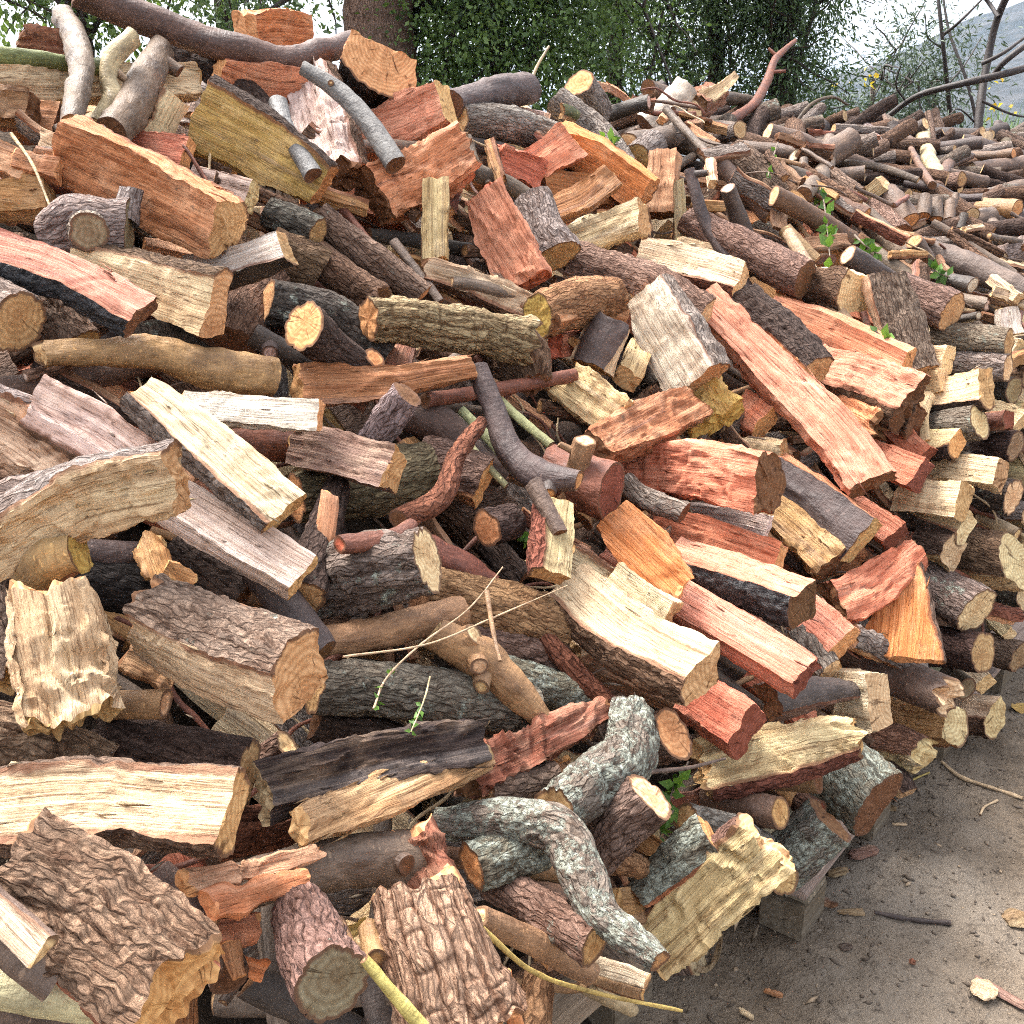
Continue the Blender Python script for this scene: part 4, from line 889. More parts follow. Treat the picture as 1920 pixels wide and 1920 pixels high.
Kd('cream split end at the right border below the lichen log', [1872,640, 1912,655], 40, .8, 'ssss', 0, 18, 3.4, 'cream', 'brn', 'endc', .1)
Kd('bright cream block with dark red top at the right border', [1888,580, 1896,630], [36,42], .7, 'sssb', 20, 5, 5, 'white', 'res', 'endc', .1)
Kd('tan split piece at the right border beside lichen bark log', [1870,760, 1922,770], 36, .8, 'ssss', 0, 18, 3, 'tanw', 'brn', 'endc', .1)
Rd('greenish dark log end right of cream split log', [1852,722, 1902,732], [22,23], 'dli', 'gtan', 18, 3.4)
Kd('cream wedge with dark bark face below grooved cream log', [1722,964, 1812,986], [44,50], .9, 'sbss', 34, 16, 5.4, 'cream', 'drk', 'endc', .2)
Rd('smooth beige round stick end in the lower stack', [1836,968, 1906,1002], [14,14], 'bei', 'endc', 10, 4.6)
Kd('thick bark log with pale split top, lower right stack', [1796,1052, 1906,1052], [94,92], .8, 'bsss', 26, 14, 5, 'cyel', 'brn', 'tanw', .3)
Kd('narrow bark wedge with tan end left of pale split top', [1738,1018, 1790,1034], [62,64], .8, 'bsss', 10, 20, 5, 'cream', 'drk', 'tanw', .2)
Rd('lichen grey bark log with cream end, lower stack', [1718,1078, 1832,1142], [44,44], 'lic', 'endc', 14, 5)
Rd('dark brown log with tan end above the ground edge', [1734,1206, 1842,1222], [37,38], 'drk', 'endt', 16, 5)
Kd('cream topped bark block by the muddy ground', [1806,1336, 1872,1344], [58,60], .9, 'sbss', 34, 16, 4, 'cream', 'brn', 'tanw', .2)
Rd('small greenish grey round log end in the lower stack', [1790,1272, 1812,1292], [20,23], 'grs', 'gwd', 34, 4.6)
Kd('small cream cut block right of the greenish round end', [1815,1250, 1846,1284], 38, .9, 'ssss', 10, 20, 4, 'cream', 'brn', 'endc', .1)
Kd('cream split stub end low at the right border', [1860,1160, 1892,1190], 30, .9, 'ssss', 10, 20, 2.5, 'cream', 'brn', 'endc', .1)
Rd('lichen green bark log at right border of lower stack', [1858,1098, 1925,1112], [34,34], 'dli', 'tanw', 14, 3.2)
Kd('weathered tan split at right border of lower stack', [1862,1010, 1925,1022], 46, .8, 'ssss', 10, 16, 4.7, 'gtan', 'brn', 'gtan', .2)
Kd('grey split log at right border beside smooth beige stick', [1872,960, 1930,972], 44, .8, 'bsss', 10, 16, 3, 'gtan', 'gry', 'tanw', .2)
Rd('bark log low in the stack beside the mud', [1848,1215, 1912,1232], [26,26], 'grb', 'gtan', 14, 3)
Kd('tan split log at right border beneath dark shaded log', [1868,880, 1930,890], 46, .8, 'ssss', 10, 16, 3, 'tanw', 'brn', 'gtan', .2)
Rd('brown log at right border above tan split piece', [1880,695, 1930,705], [20,20], 'brn', 'gtan', 16, 2.6)
# --- red group
GRP[0] = 'firewood heaped on the slope'
Kd('very long purple streaked red split log, right of centre', [1312,560, 1450,700, 1560,810, 1636,908], [70,84,92,90], .6, 'ssss', 18, 12, 8, 'rpk', 'brn', 'endb', .6)
Kd('long orange split log right of the dark bark wedge', [1452,578, 1580,628, 1700,686], [58,78,72], .7, 'ssss', -12, 8, 6, 'pko', 'brn', 'endo', .35)
Kd('wet looking red split log with torn bark end', [1528,692, 1620,718, 1708,756], [76,88,92], .8, 'sbss', 26, 6, 6.6, 'rpk', 'brn', 'endb', .7, torn=(0,.02))
Kd('dark bark wedge with glowing orange edge and cream end', [1392,566, 1460,630, 1528,702], [60,72,72], .8, 'bsss', 30, 16, 8.4, 'orgb', 'drk', 'endt', .4, gnarl=.05)
Kd('torn orange log end with dark hollow, red group', [1520,752, 1580,775, 1640,812], [60,90,84], .8, 'ssss', 10, 14, 5.4, 'org', 'drk', 'endb', 1, torn=(0,.025))
Kd('shaggy brown bark chunk above the small red block', [1640,768, 1716,796], [66,72], .7, 'bsss', 5, 8, 5.4, 'obr', 'brn', 'endb', .8, torn=(.01,.02), gnarl=.07)
Kd('small reddish block above the wide red block', [1668,796, 1734,858], [46,50], .8, 'ssss', 10, 10, 5.4, 'red', 'brn', 'endr', .2)
Kd('wide red block with dark end beside the grooved cream log', [1618,848, 1728,890], [62,68], .8, 'ssss', 14, 14, 6.4, 'red', 'brn', 'endr', .2)
Kd('flat dark purple slab of smooth bark', [1442,886, 1530,950, 1614,1018], [92,112,108], .4, 'bsss', -8, 12, 7, 'org', 'pur', 'endt', .2, bulge=.06)
Kd('orange block tucked right of the dark purple slab', [1592,948, 1682,1006], [50,54], .8, 'ssss', 8, 12, 5.4, 'pko', 'brn', 'endr', .2)
Kd('pale grooved split block left of the dark purple slab', [1366,846, 1472,858], [64,70], .7, 'ssss', -4, 8, 4.6, 'tanw', 'brn', 'endt', .5)
Kd('big torn red split log with blunt brown end', [1168,876, 1300,886, 1436,908], [64,108,116], .7, 'ssbs', 6, 18, 6.4, 'ord', 'brn', 'endb', .8, torn=(.02,0))
Kd('narrow pale pink plank under the big torn red log', [1262,962, 1442,988], [34,44], .7, 'ssss', 0, 6, 4.6, 'pinkw', 'brn', 'pinkw', .3)
Rd('short curved dark grey branch under the big torn red log', [1170,896, 1212,936, 1282,962], [17,19,17], 'gry', 'endb', 5, 7)
Rd('fat log with dark red brown oval end at the centre', [1030,880, 1146,922], [50,56], 'res', 'endr', 14, 6, slant=(0,.15))
Kd('bright orange thin wedge pointing down right', [1146,966, 1210,1030, 1284,1100], [72,92,46], .24, 'ssss', -6, 6, 8, 'orgb', 'brn', 'endo', .45, torn=(0,.015))
Kd('fibrous red split log behind the orange wedge', [1204,980, 1330,1005, 1460,1060], [66,84,76], .7, 'ssss', 0, 4, 5, 'ord', 'brn', 'endo', .6)
Kd('pink red split log with glossy black charred side', [1262,1050, 1390,1092, 1506,1136], [70,76,82], .95, 'scss', 42, 12, 8, 'rpk', 'drk', 'endb', .2, bulge=.14)
Kd('big cream split log with bark side in the centre right', [1072,1108, 1190,1190, 1318,1272], [98,104,98], .8, 'sbss', 34, 16, 8, 'cream', 'brn', 'endt', .3, bulge=.16)
Kd('short cream stub lying on the long red split log', [1156,1078, 1258,1150], [50,54], .7, 'sbss', 0, 10, 7, 'cream', 'grb', 'endt', .4)
Kd('long pinkish red split log beside the big cream log', [1140,1040, 1330,1160, 1512,1268], [66,76,80], .7, 'ssss', 14, 10, 6.6, 'rpk', 'brn', 'endr', .4)
Kd('pale cream split log end poking from under the red log', [1060,1050, 1160,1110], [54,50], .6, 'sssb', 0, 0, 5, 'cream', 'brn', 'endt', .3)
Kd('short red block with dark end below the big cream log', [1290,1300, 1400,1372], [82,88], .8, 'ssss', 8, 16, 6, 'red', 'brn', 'endr', .25)
Kd('ragged yellow cream split log beside the mud', [1318,1440, 1450,1408, 1602,1378], [104,112,62], .5, 'sbss', 16, -4, 7, 'cyel', 'red', 'endt', 1.0, torn=(.02,.02))
Kd('lichen blue grey bark chunk resting at the pallet edge', [1556,1432, 1645,1512], [112,106], .8, 'bbsb', -8, 10, 6, 'org', 'lih', 'endb', .3, gnarl=.08)
Kd('cream block with horizontal grain left of the grey log', [1556,1302, 1648,1312], [112,108], .6, 'ssss', -8, 20, 5.4, 'cream', 'brn', 'tanw', .2)
Kd('pointed dark purple bark wedge over the cream block', [1440,1316, 1520,1304, 1616,1296], [76,66,26], .6, 'bsss', 10, 0, 7, 'pur', 'pur', 'endb', .2, bulge=.18)
Kd('orange gnarled split log with shadowed brown end', [1560,1130, 1630,1100, 1716,1040], [88,84,52], .8, 'ssss', 16, -16, 6.6, 'ord', 'brn', 'endb', .9, gnarl=.05)
Kd('big smooth bright orange triangular split face', [1700,1058, 1692,1150, 1684,1236], [46,100,150], .34, 'sssb', -14, 6, 8, 'orgb', 'grp', 'endo', .35)
Kd('small red chunk between charred log and orange triangle', [1502,1140, 1584,1206], [66,70], .8, 'ssss', 8, 12, 6, 'pko', 'brn', 'endo', .35)
Kd('tan torn split log below the flat dark purple slab', [1446,958, 1500,1005, 1560,1062], [56,72,70], .8, 'ssss', 12, 8, 5.4, 'tan', 'brn', 'endb', .8)
Kd('shaded brown split log in gap right of torn tan log', [1540,1050, 1600,1030], 60, .8, 'ssss', 20, 0, 3.6, 'obr', 'drk', 'endb', .5)
Kd('grey bark block with cream edge under the long red log', [1496,1190, 1556,1262], [58,60], .7, 'bsss', 20, 8, 5, 'cream', 'gry', 'endc', .2)
Rd('smooth grey brown log with pale torn end, lower right', [1636,1252, 1700,1278, 1772,1304], [40,43,42], 'gbs', 'palew', 14, 5.6, torn=(0,.016))
Kd('tan half round log under the smooth grey brown log', [1668,1340, 1786,1352], [74,84], .7, 'ssbs', 20, 22, 4, 'tan', 'brn', 'tanw', .15)
Kd('grey bark slab under the orange triangle', [1590,1196, 1720,1250], [44,40], .5, 'bsss', 0, 0, 6.2, 'tan', 'gry', 'endb', .4)
Kd('torn brown bark piece with cream tongue near the pallet', [1638,1382, 1732,1416], [60,54], .7, 'bsss', 18, 6, 4.6, 'tanw', 'brn', 'tanw', .9, torn=(.012,.02))
Kd('narrow cream edge of a split log left of pallet block', [1660,1440, 1700,1490], [36,30], .7, 'bsss', 26, 4, 5, 'tanw', 'drk', 'tanw', .3)
Kd('reddish split block below the pink red charred log', [1380,760, 1432,800], [70,66], .8, 'ssss', 10, 14, 5, 'ord', 'brn', 'endo', .2)
# --- centre
Rd('cracked tan bark log lying across the centre', [980,640, 840,612, 694,598], [46,42,37], 'crk', 'endo', 14, 7, torn=(.012,.004))
Rd('twisted dark brown knotted root at the centre', [940,628, 972,668, 996,716], [42,50,38], 'brn', 'endb', 0, 6, gnarl=.25, torn=(.015,.015))
Kd('torn pale edged bark strip above the cracked tan log', [798,506, 900,536, 1006,586], [40,52,50], .5, 'sbss', 20, 0, 5, 'palew', 'brn', 'endb', 1, torn=(.015,.015))
Rd('fissured brown log with yellow ring shaped hollow end', [1150,556, 1080,572, 1010,592], [38,44,42], 'tar', 'yel', 28, 7, gnarl=.08)
Rd('dark lichen speckled log left of the cracked tan log', [500,570, 610,590, 730,668], [36,44,40], 'dli', 'endt', 0, 4.6)
Rd('dark bark branch showing bright orange oval cut face', [684,690, 630,660, 566,612], [24,30,42], 'drk', 'endo', 26, 7, stubs=[(.05,40,18,14,'endo')])
Rd('dark purple branch with small pink stub end', [476,628, 560,672, 648,704], [22,24,22], 'pur', 'endb', 0, 4.6, stubs=[(.2,60,15,8,'pinkw')])
Kd('long orange brown split log with tan flared left end', [556,724, 700,718, 884,690], [88,66,44], .6, 'ssss', 16, -6, 7, 'obr', 'brn', 'tan', .35)
Rd('short dark grey bark stub leaning up near the centre', [684,848, 764,738], [28,27], 'gry', 'endb', 14, 7)
Rd('thick smooth brown branch diving under the crooked branch', [756,770, 830,806, 890,868, 946,892], [34,38,32,24], 'smb', 'endt', 0, 5)
Rd('straight reddish brown stick pointing right at the centre', [798,752, 900,734, 1076,704], [14,14,15], 'res', 'endb', 0, 7)
Rd('prominent crooked dark purple branch with pale stub ends', [898,690, 924,760, 958,842, 1010,890, 1084,904], [21,24,28,32,20], 'pur', 'endo', 12, 9, rough=1.2, stubs=[(.86,40,14,12,'endc')])
Rd('bent reddish brown stick left of the crooked branch', [902,792, 858,850, 828,930, 748,978], [12,15,17,20], 'red', 'endb', 0, 9)
Rd('pale green peeled stick with clean cut end', [936,748, 1032,834], [9,10], 'pgr', 'endc', 6, 6)
Rd('pale green stick with peeling bark, left of clean cut one', [864,768, 946,856], [10,11], 'pgr', 'endc', 6, 6)
Rd('thin pale green stick deep under the crooked branch', [880,832, 950,912], [7,7], 'pgr', 'endc', 4, 6.6)
Rd('short tan stake with flat cream cut top', [1056,958, 1096,826], [24,22], 'tan', 'endc', 14, 7, stubs=[(.8,175,6,24,'endc')])
Rd('thick mossy green bark log under the purple pink split', [800,872, 700,914, 556,936], [54,52,42], 'mos', 'endo', 8, 4.6, gnarl=.1)
Kd('rough brown bark wedge with orange edge, under bent stick', [788,868, 908,912], [92,84], .6, 'bsss', 14, 6, 4, 'org', 'grb', 'endo', .3)
Kd('purple pink split log with tan end under the white slab', [562,838, 740,884], [74,86], .8, 'ssss', 10, 18, 7, 'pur', 'brn', 'endt', .5)
Rd('dark red smooth round log under the white slab', [420,826, 610,838], [32,34], 'res', 'endb', 0, 4.4)
Kd('whitish pink slab with curling shavings', [346,764, 470,768, 602,778], [58,62,60], .7, 'ssss', 20, 8, 7, 'white', 'brn', 'endo', .25)
Kd('bulky cream split log below the sharp white slab edge', [1060,716, 1170,790], [92,84], .8, 'ssss', 6, 6, 5, 'cyel', 'drk', 'endt', .7)
Kd('brown splintered split log pointing down left at centre right', [1298,756, 1220,790, 1118,846], [76,84,60], .7, 'ssss', -20, 0, 7, 'obr', 'drk', 'endb', .5)
Kd('black stained split end with yellow face near the red logs', [1296,720, 1346,790], [96,110], .6, 'ssss', -6, 20, 6, 'yel', 'drk', 'yel', .9, torn=(0,.012))
Kd('purple black bark plate standing at the centre', [1148,606, 1108,690], [78,84], .5, 'bsss', -20, 4, 6.6, 'cream', 'pur', 'endt', .3, rough=1.2)
Kd('big white split log with bark on its right side', [1220,548, 1262,626, 1318,722], [78,112,104], .8, 'sssb', -24, 10, 8, 'white', 'gry', 'endt', .3, bulge=.14)
Kd('tan and black stained split log left of the big white log', [1200,650, 1176,712], [44,50], .7, 'ssss', 0, 0, 5.4, 'cyel', 'drk', 'endt', .4)
Kd('long grey bark log with cream split underside', [1076,500, 1180,540, 1320,604], [84,88,80], .8, 'bsss', 30, 4, 5.6, 'cream', 'grb', 'endc', .3)
Kd('cream orange split log behind the dark purple stick', [1200,480, 1300,505, 1390,530], [60,66,58], .7, 'sbss', 24, 8, 5, 'cream', 'red', 'endc', .35)
Kd('flat cream block behind the dark purple stick', [1270,462, 1394,486], [46,54], .7, 'ssss', 0, 8, 4.2, 'cream', 'brn', 'endc', .3)
Kd('shadowed red split log in the hollow at the centre', [1040,650, 1110,630], 50, .8, 'ssss', 0, 0, 4, 'ord', 'brn', 'red', .6)
Kd('brown arching split log above the shadowed red one', [1030,596, 1100,580, 1170,600], [40,52,36], .7, 'ssss', 20, 0, 8.0, 'obr', 'brn', 'endb', .6)
Rd('brown bark log peeping out under the cracked tan log', [790,650, 860,690], [22,22], 'brn', 'endb', 0, 4)
# --- left middle
Kd('broad whitish pink split log with torn upper corner', [62,760, 170,826, 286,900], [112,126,112], .5, 'sbss', 12, 4, 6, 'pinkw', 'brs', 'endt', .3, bulge=.08)
Kd('lower whitish pink slab with straight tan edge', [296,922, 430,1006, 566,1082], [92,96,92], .5, 'ssss', 24, 10, 7, 'pinkw', 'brn', 'endt', .25)
Kd('long cream split log with a dark bark side, left of centre', [262,732, 400,850, 534,966], [70,86,88], .7, 'sbss', 24, 8, 8.4, 'cream', 'gry', 'endt', .2, bulge=.12)
Kd('greenish white torn split log at the left border', [-40,770, 40,820, 120,878], [100,124,96], .5, 'sssb', 0, 4, 5, 'palew', 'gry', 'endc', .8, torn=(0,.02))
Kd('fibrous yellow split log with wavy torn grain', [-40,1030, 150,950, 334,902], [96,124,118], .7, 'sssb', -14, 14, 8.4, 'cyel', 'gry', 'endt', .75, torn=(0,.008), bulge=.15)
Kd('grey green bark log under the fibrous yellow log', [-40,950, 120,908], [76,72], .7, 'bsss', 0, 0, 5, 'gtan', 'gry', 'gtan', .3)
Kd('speckled yellow brown block below the fibrous yellow log', [58,1090, 96,1050, 152,1034], [60,92,88], .7, 'bsss', -10, 20, 7.2, 'obr', 'ylb', 'yel', .4)
Rd('smooth dark brown log under the fibrous yellow log', [150,1036, 290,1046], [30,32], 'pur', 'endb', 0, 4.6)
Kd('torn tan bark flake standing left of the lower pink slab', [276,1010, 304,1088], [56,52], .2, 'ssss', 0, 0, 6, 'tan', 'brn', 'endt', .6, torn=(.015,.015), name='bark_strip', cat='bark')
Kd('square tan chip below the torn tan bark flake', [308,1070, 362,1096], 44, .3, 'ssss', 0, 0, 6.2, 'tan', 'brn', 'endt', .4, name='wood_chip')
Rd('black charred bark log in the shadow on the left', [120,1078, 260,1110, 440,1140], [34,42,36], 'blk', 'endb', 0, 4)
Rd('dark brown bark log beneath the lower pink slab', [320,1036, 450,1130], [34,38], 'drk', 'endb', 6, 4.2)
Kd('shattered whitish tan stump with fluted torn wood', [92,1110, 112,1220, 134,1346], [150,190,170], .5, 'ssss', -8, 4, 7, 'palew', 'gry', 'endt', 1.2, torn=(.014,.014))
Kd('pale torn bark chunk at the left border beside the stump', [-40,1130, 40,1260], [90,100], .5, 'bsss', 10, 0, 4.6, 'tanw', 'grb', 'endt', .9, torn=(.02,.02))
Kd('hollow thick bark log with white split side', [282,1158, 420,1216, 562,1276], [128,150,150], .8, 'bsss', 34, 18, 8.4, 'palew', 'grp', 'endt', .35, torn=(.02,0), bulge=.2, rough=.8, sp=4)
Rd('short beige log with pale oval end left of the hollow log', [190,1322, 312,1318], [27,29], 'tan', 'endc', 16, 6)
Kd('brown shaded hollow curl inside the hollow bark log', [240,1220, 330,1270], [80,70], .4, 'ssss', 10, 0, 5.4, 'tan', 'brn', 'endb', .5)
Rd('dark rough bark log above the big cream log', [180,1392, 330,1416, 470,1442], [48,52,52], 'drk', 'endt', 10, 5)
Rd('grey brown cracked bark log at the left border', [-50,1370, 70,1406, 190,1452], [60,58,44], 'crd', 'endt', 0, 5)
Kd('big curved cream split log at the lower left', [-50,1528, 200,1502, 438,1528], [140,152,146], .62, 'sbsb', 10, 10, 7, 'cream', 'grb', 'endt', .22, bulge=.12)
Rd('rough red brown round log right of the big curved cream log', [410,1566, 550,1540], [36,38], 'red', 'endb', 0, 5)
Kd('large dark bark log with deep plates, lower left corner', [50,1608, 190,1726, 336,1858], [200,236,224], .6, 'bsss', -6, 4, 10, 'ord', 'crd', 'endo', .4, torn=(.01,.012), bulge=.16, gnarl=.012, rough=.8, sp=3.4)
Rd('smooth grey log with tan end right of the large bark log', [300,1640, 388,1742], [30,32], 'gbs', 'endt', 14, 7)
Rd('lichen grey log with brown end under the smooth grey log', [396,1740, 432,1836], [30,32], 'grp', 'endb', 20, 6)
Kd('cream split sliver at the lower left border', [-50,1664, 74,1786], [60,64], .6, 'sssb', -12, 8, 11.0, 'cream', 'grs', 'endc', .2)
Rd('purple grey smooth log at the lower left border', [-40,1724, 105,1840], [42,40], 'gbs', 'endo', 0, 10.4)
Rd('pale green and yellow smooth trunk in the bottom left corner', [-50,1834, 80,1858, 196,1882], [48,46,40], 'euc', 'endb', 6, 8.4)
Rd('grey branch along the bottom border in the left corner', [-50,1900, 220,1922], [24,24], 'grs', 'endb', 0, 8)
Kd('small orange chip stack right of the large bark log', [392,1748, 484,1734], 40, .6, 'ssss', 0, 0, 7, 'ord', 'brn', 'endo', .8, torn=(.012,.015))
Kd('curled orange splinter below the small orange chips', [432,1770, 452,1836], [30,20], .4, 'ssss', 0, 0, 7.4, 'obr', 'brn', 'endo', .5, name='wood_chip')
Kd('flat tan chip beside the curled orange splinter', [446,1806, 496,1822], [26,34], .4, 'ssss', 0, 0, 6.4, 'orgb', 'brn', 'endo', .2, name='wood_chip')
Rd('grey brown log peeling orange strips, bottom centre left', [364,1676, 520,1650, 660,1612, 800,1612], [40,44,52,58], 'gbs', 'endo', 0, 7, stubs=[(.82,75,20,4,'endb')], gnarl=.06)
Kd('orange splinter strip along the top of the peeling log', [368,1652, 480,1618, 610,1588], [30,26,18], .5, 'ssss', 0, 0, 8.6, 'opale', 'brn', 'endo', .9, torn=(.01,.02), name='wood_chip')
Kd('orange splinter strip along the foot of the peeling log', [384,1702, 470,1680, 566,1646], [26,36,18], .5, 'ssss', 0, 0, 8.8, 'org', 'brn', 'endo', .9, torn=(.01,.02), name='wood_chip')
Kd('reddish torn heel of the peeling log', [770,1570, 812,1650], [70,60], .6, 'ssss', 0, 0, 7.6, 'rbr', 'brn', 'endo', 1.2, torn=(.02,.02), name='wood_chip')
Kd('blackened weathered split log with brown streaks', [492,1486, 690,1440, 896,1388], [104,108,84], .6, 'ssss', 6, -12, 7, 'blk', 'drk', 'gtan', .9, torn=(.006,.015))
Kd('orange tan split log under the blackened log', [566,1552, 720,1490, 896,1412], [72,100,76], .5, 'ssss', 14, 0, 8, 'endt', 'drk', 'endt', .6, torn=(.01,.015))
Kd('long torn red brown splintered log right of blackened log', [876,1452, 990,1402, 1124,1340], [60,66,44], .7, 'ssbs', 10, 0, 7, 'rbr', 'brn', 'endb', 1.3, torn=(.015,.03))
Rd('long lichen spotted grey log below the twigs', [590,1282, 780,1300, 1000,1334], [42,46,44], 'lic', 'endt', 0, 5.6)
Rd('dark bark log in the shade under the lichen spotted log', [590,1356, 780,1410], [34,36], 'drk', 'endb', 0, 3.8)
Rd('small log with tan oval end under the hollow bark log', [500,1420, 540,1395], [24,27], 'grb', 'endc', 30, 5)
Rd('grey green lichen log behind the tan forked branch', [930,1268, 1100,1306], [34,32], 'lih', 'endt', 0, 4.6)
Rd('tan forked branch with pale sawn flat, centre bottom half', [812,1188, 890,1232, 950,1284, 1024,1356], [32,44,40,20], 'tan', 'endc', 0, 7, stubs=[(.2,140,22,6,'cream'), (.42,50,16,20,'endc'), (.3,75,18,14,'palew')])
Rd('long tan brown branch in the middle under the oak log', [586,1204, 720,1184, 866,1140], [26,30,33], 'tan', 'endb', 0, 6, rough=1.4)
Rd('smooth purple log pointing down right to the lichen log', [486,1070, 606,1222], [40,34], 'pur', 'endb', 10, 6)
Rd('thick oak log with lichen bark and narrow cream end', [596,1092, 700,1068, 806,1050], [58,62,58], 'lic', 'endc', 12, 7, rough=1.4)
Rd('dark split branch standing left of the oak log', [634,906, 606,1000, 570,1120], [20,32,40], 'drk', 'endt', 0, 6.6)
Kd('orange wood sliver in the dark split branch', [618,926, 606,1026], [26,22], .6, 'ssss', 0, 4, 7.6, 'opale', 'brn', 'endo', .4, name='wood_chip')
Rd('smooth red branch behind the oak log', [636,1020, 730,1010, 772,984], [20,21,15], 'res', 'red', 0, 9.5)
Rd('twisted red branch right of the oak log', [790,1030, 850,1056, 926,1098], [32,32,20], 'res', 'red', 0, 5.8, gnarl=.12, torn=(0,.02))
Rd('dark log showing a bright orange round end at the centre', [960,978, 913,990], [28,29], 'drk', 'endo', 48, 7)
Rd('dark bark branch under the bright orange round end', [912,1010, 976,1090], [24,26], 'drk', 'endb', 0, 4)
Kd('upright yellow cream split log with red bark edge', [1044,946, 1034,1082], [60,66], .7, 'sbss', 24, 14, 8.4, 'cyel', 'red', 'endt', .25)
Rd('short grey branch on top of the upright yellow cream log', [1000,906, 1050,1000], [19,17], 'gbs', 'endb', 6, 10)
Rd('fissured brown bark log in the middle of the heap', [796,1108, 920,1140, 1044,1176], [46,52,50], 'tar', 'endb', 0, 5)
Rd('brown bark log behind the tan forked branch', [850,1196, 1040,1226], [44,48], 'grb', 'endb', 0, 4)
Rd('curved red brown bark strip right of fissured bark log', [986,1146, 1040,1216, 1100,1280, 1164,1338], [12,15,18,14], 'red', 'endo', 0, 6)
Rd('stubby branch thick with pale blue green lichen', [1188,1338, 1172,1420, 1110,1474, 1036,1522], [42,46,42,36], 'lih', 'endt', 0, 8, rough=1.3)
Rd('short rough log with orange pointed oval end', [1200,1392, 1264,1376], [44,44], 'grb', 'endo', 24, 7, slant=(0,.2))
Rd('rough brown log with large cream oval end, bottom centre', [1106,1592, 1218,1488], [56,46], 'grb', 'endc', 18, 7, slant=(0,.15))
Rd('grey brown log with round orange cream end, bottom centre', [1036,1458, 912,1492], [28,28], 'grb', 'endc', 26, 6)
Rd('twisting lichen grey branch reaching down to the ground', [826,1544, 950,1536, 1046,1560, 1094,1640, 1134,1716, 1236,1802], [30,34,42,40,30,17], 'lih', 'endt', 4, 9.4, gnarl=.08)
Rd('lichen log with tan oval end left of the twisting branch', [1010,1580, 884,1626], [42,38], 'lih', 'endo', 14, 7)
Rd('smooth brown stick behind the tan oval end', [790,1600, 890,1612], [19,20], 'brs', 'endb', 0, 4.4)
Rd('orange brown smooth log crossing under the twisting branch', [960,1622, 1110,1644], [24,25], 'tan', 'endb', 0, 6)
Rd('brown smooth log below the orange brown smooth log', [980,1676, 1120,1694], [28,29], 'brs', 'endb', 0, 6)
Rd('knobbly orange brown branch right of the twisting branch', [1130,1606, 1180,1622, 1234,1642], [28,22,16], 'tar', 'endo', 0, 6, gnarl=.15)
Kd('split wedge showing brown fan grain under twisting branch', [1150,1700, 1230,1690], [70,60], .6, 'ssss', 0, 0, 5, 'tan', 'brn', 'endt', .3)
Rd('pinkish grey bark log with round tan end, bottom', [924,1648, 1116,1772], [31,34], 'grp', 'endt', 16, 8)
Rd('tan pole splitting into cream prongs near the pallet', [896,1722, 1000,1768, 1104,1826], [27,26,24], 'tan', 'endc', 0, 8.6)
Kd('upper cream prong of the split tan pole', [1100,1806, 1216,1842], [22,24], .6, 'ssbs', 0, 6, 9, 'cream', 'tan', 'endc', .2, name='wood_chip')
Kd('lower brown prong of the split tan pole', [1112,1838, 1204,1868], [24,26], .7, 'bsss', 0, 6, 8.4, 'tan', 'tan', 'endt', .2, name='wood_chip')
Rd('pale stick under the brown prong at the pallet corner', [1096,1850, 1186,1894], [15,14], 'bei', 'endc', 0, 7)
Rd('big upright log with cracked plated bark, bottom centre', [792,1674, 826,1800, 868,1940], [88,104,118], 'crk', 'endo', 0, 9.4, torn=(.014,.01), rough=.75, gnarl=.012, sp=3.4)
Rd('short pinkish log with weathered grey sawn end, bottom', [556,1712, 590,1780, 628,1846], [50,64,68], 'grp', 'gwd', 26, 8.4, stubs=[(.45,175,23,16,'endc')])
Rd('yellow smooth stick right of the weathered grey sawn end', [684,1800, 796,1930], [12,15], 'yst', 'endc', 0, 11.4)
Rd('purple brown stick beside the yellow smooth stick', [690,1840, 716,1940], [24,26], 'pur', 'endb', 0, 6.6)
Rd('smooth tan log end between grey sawn log and plated log', [690,1740, 704,1798], [22,24], 'tan', 'endt', 30, 9.0)
Kd('ragged yellow splinter behind the grey sawn log', [640,1762, 676,1740], [36,26], .6, 'ssss', 0, 0, 7, 'yel', 'brn', 'yel', 1, torn=(.01,.01), name='wood_chip')
Rd('black smooth log along the bottom border', [470,1830, 660,1945], [34,38], 'dks', 'endb', 0, 5)
Rd('tan stump between the plated bark log and pallet', [1012,1826, 996,1940], [24,34], 'tar', 'endt', 0, 7)
Kd('thin orange splinter right of the plated bark log', [950,1830, 968,1930], [12,24], .5, 'ssss', 0, 0, 11.4, 'orgb', 'brn', 'endo', .2, name='wood_chip')
Kd('large fan shaped fibrous cream split log by the pallet', [1216,1786, 1320,1700, 1432,1580], [84,112,112], .5, 'sssb', -12, 6, 8.4, 'cyel', 'grp', 'endc', .9, torn=(.006,.01), bulge=.2)
Kd('lichen green bark log with orange split edge', [1206,1676, 1336,1566], [74,70], .7, 'bsss', 18, 4, 7, 'org', 'lih', 'endo', .4)
Rd('grey fissured bark log behind the fibrous fan', [1284,1534, 1370,1556, 1430,1588], [24,26,24], 'gry', 'endt', 0, 6)
Kd('lichen bark log lying along the pallet top', [1442,1640, 1556,1536], [80,76], .7, 'bbsb', 0, 4, 6, 'tan', 'lih', 'endb', .3)
Rd('small log with tan sawn end on the pallet corner', [1424,1622, 1474,1648], [26,27], 'grb', 'endt', 26, 6.6)
Rd('grey smooth log with tan end under the ragged yellow log', [1330,1494, 1462,1522], [34,36], 'gbs', 'endt', 16, 4.6)
Rd('split red brown log end beside the lichen blue chunk', [1500,1505, 1532,1525], [20,22], 'brn', 'endr', 30, 4.6)
Rd('smooth tan log under the ragged yellow log', [1430,1458, 1534,1466], [21,23], 'tan', 'endb', 8, 4.6)
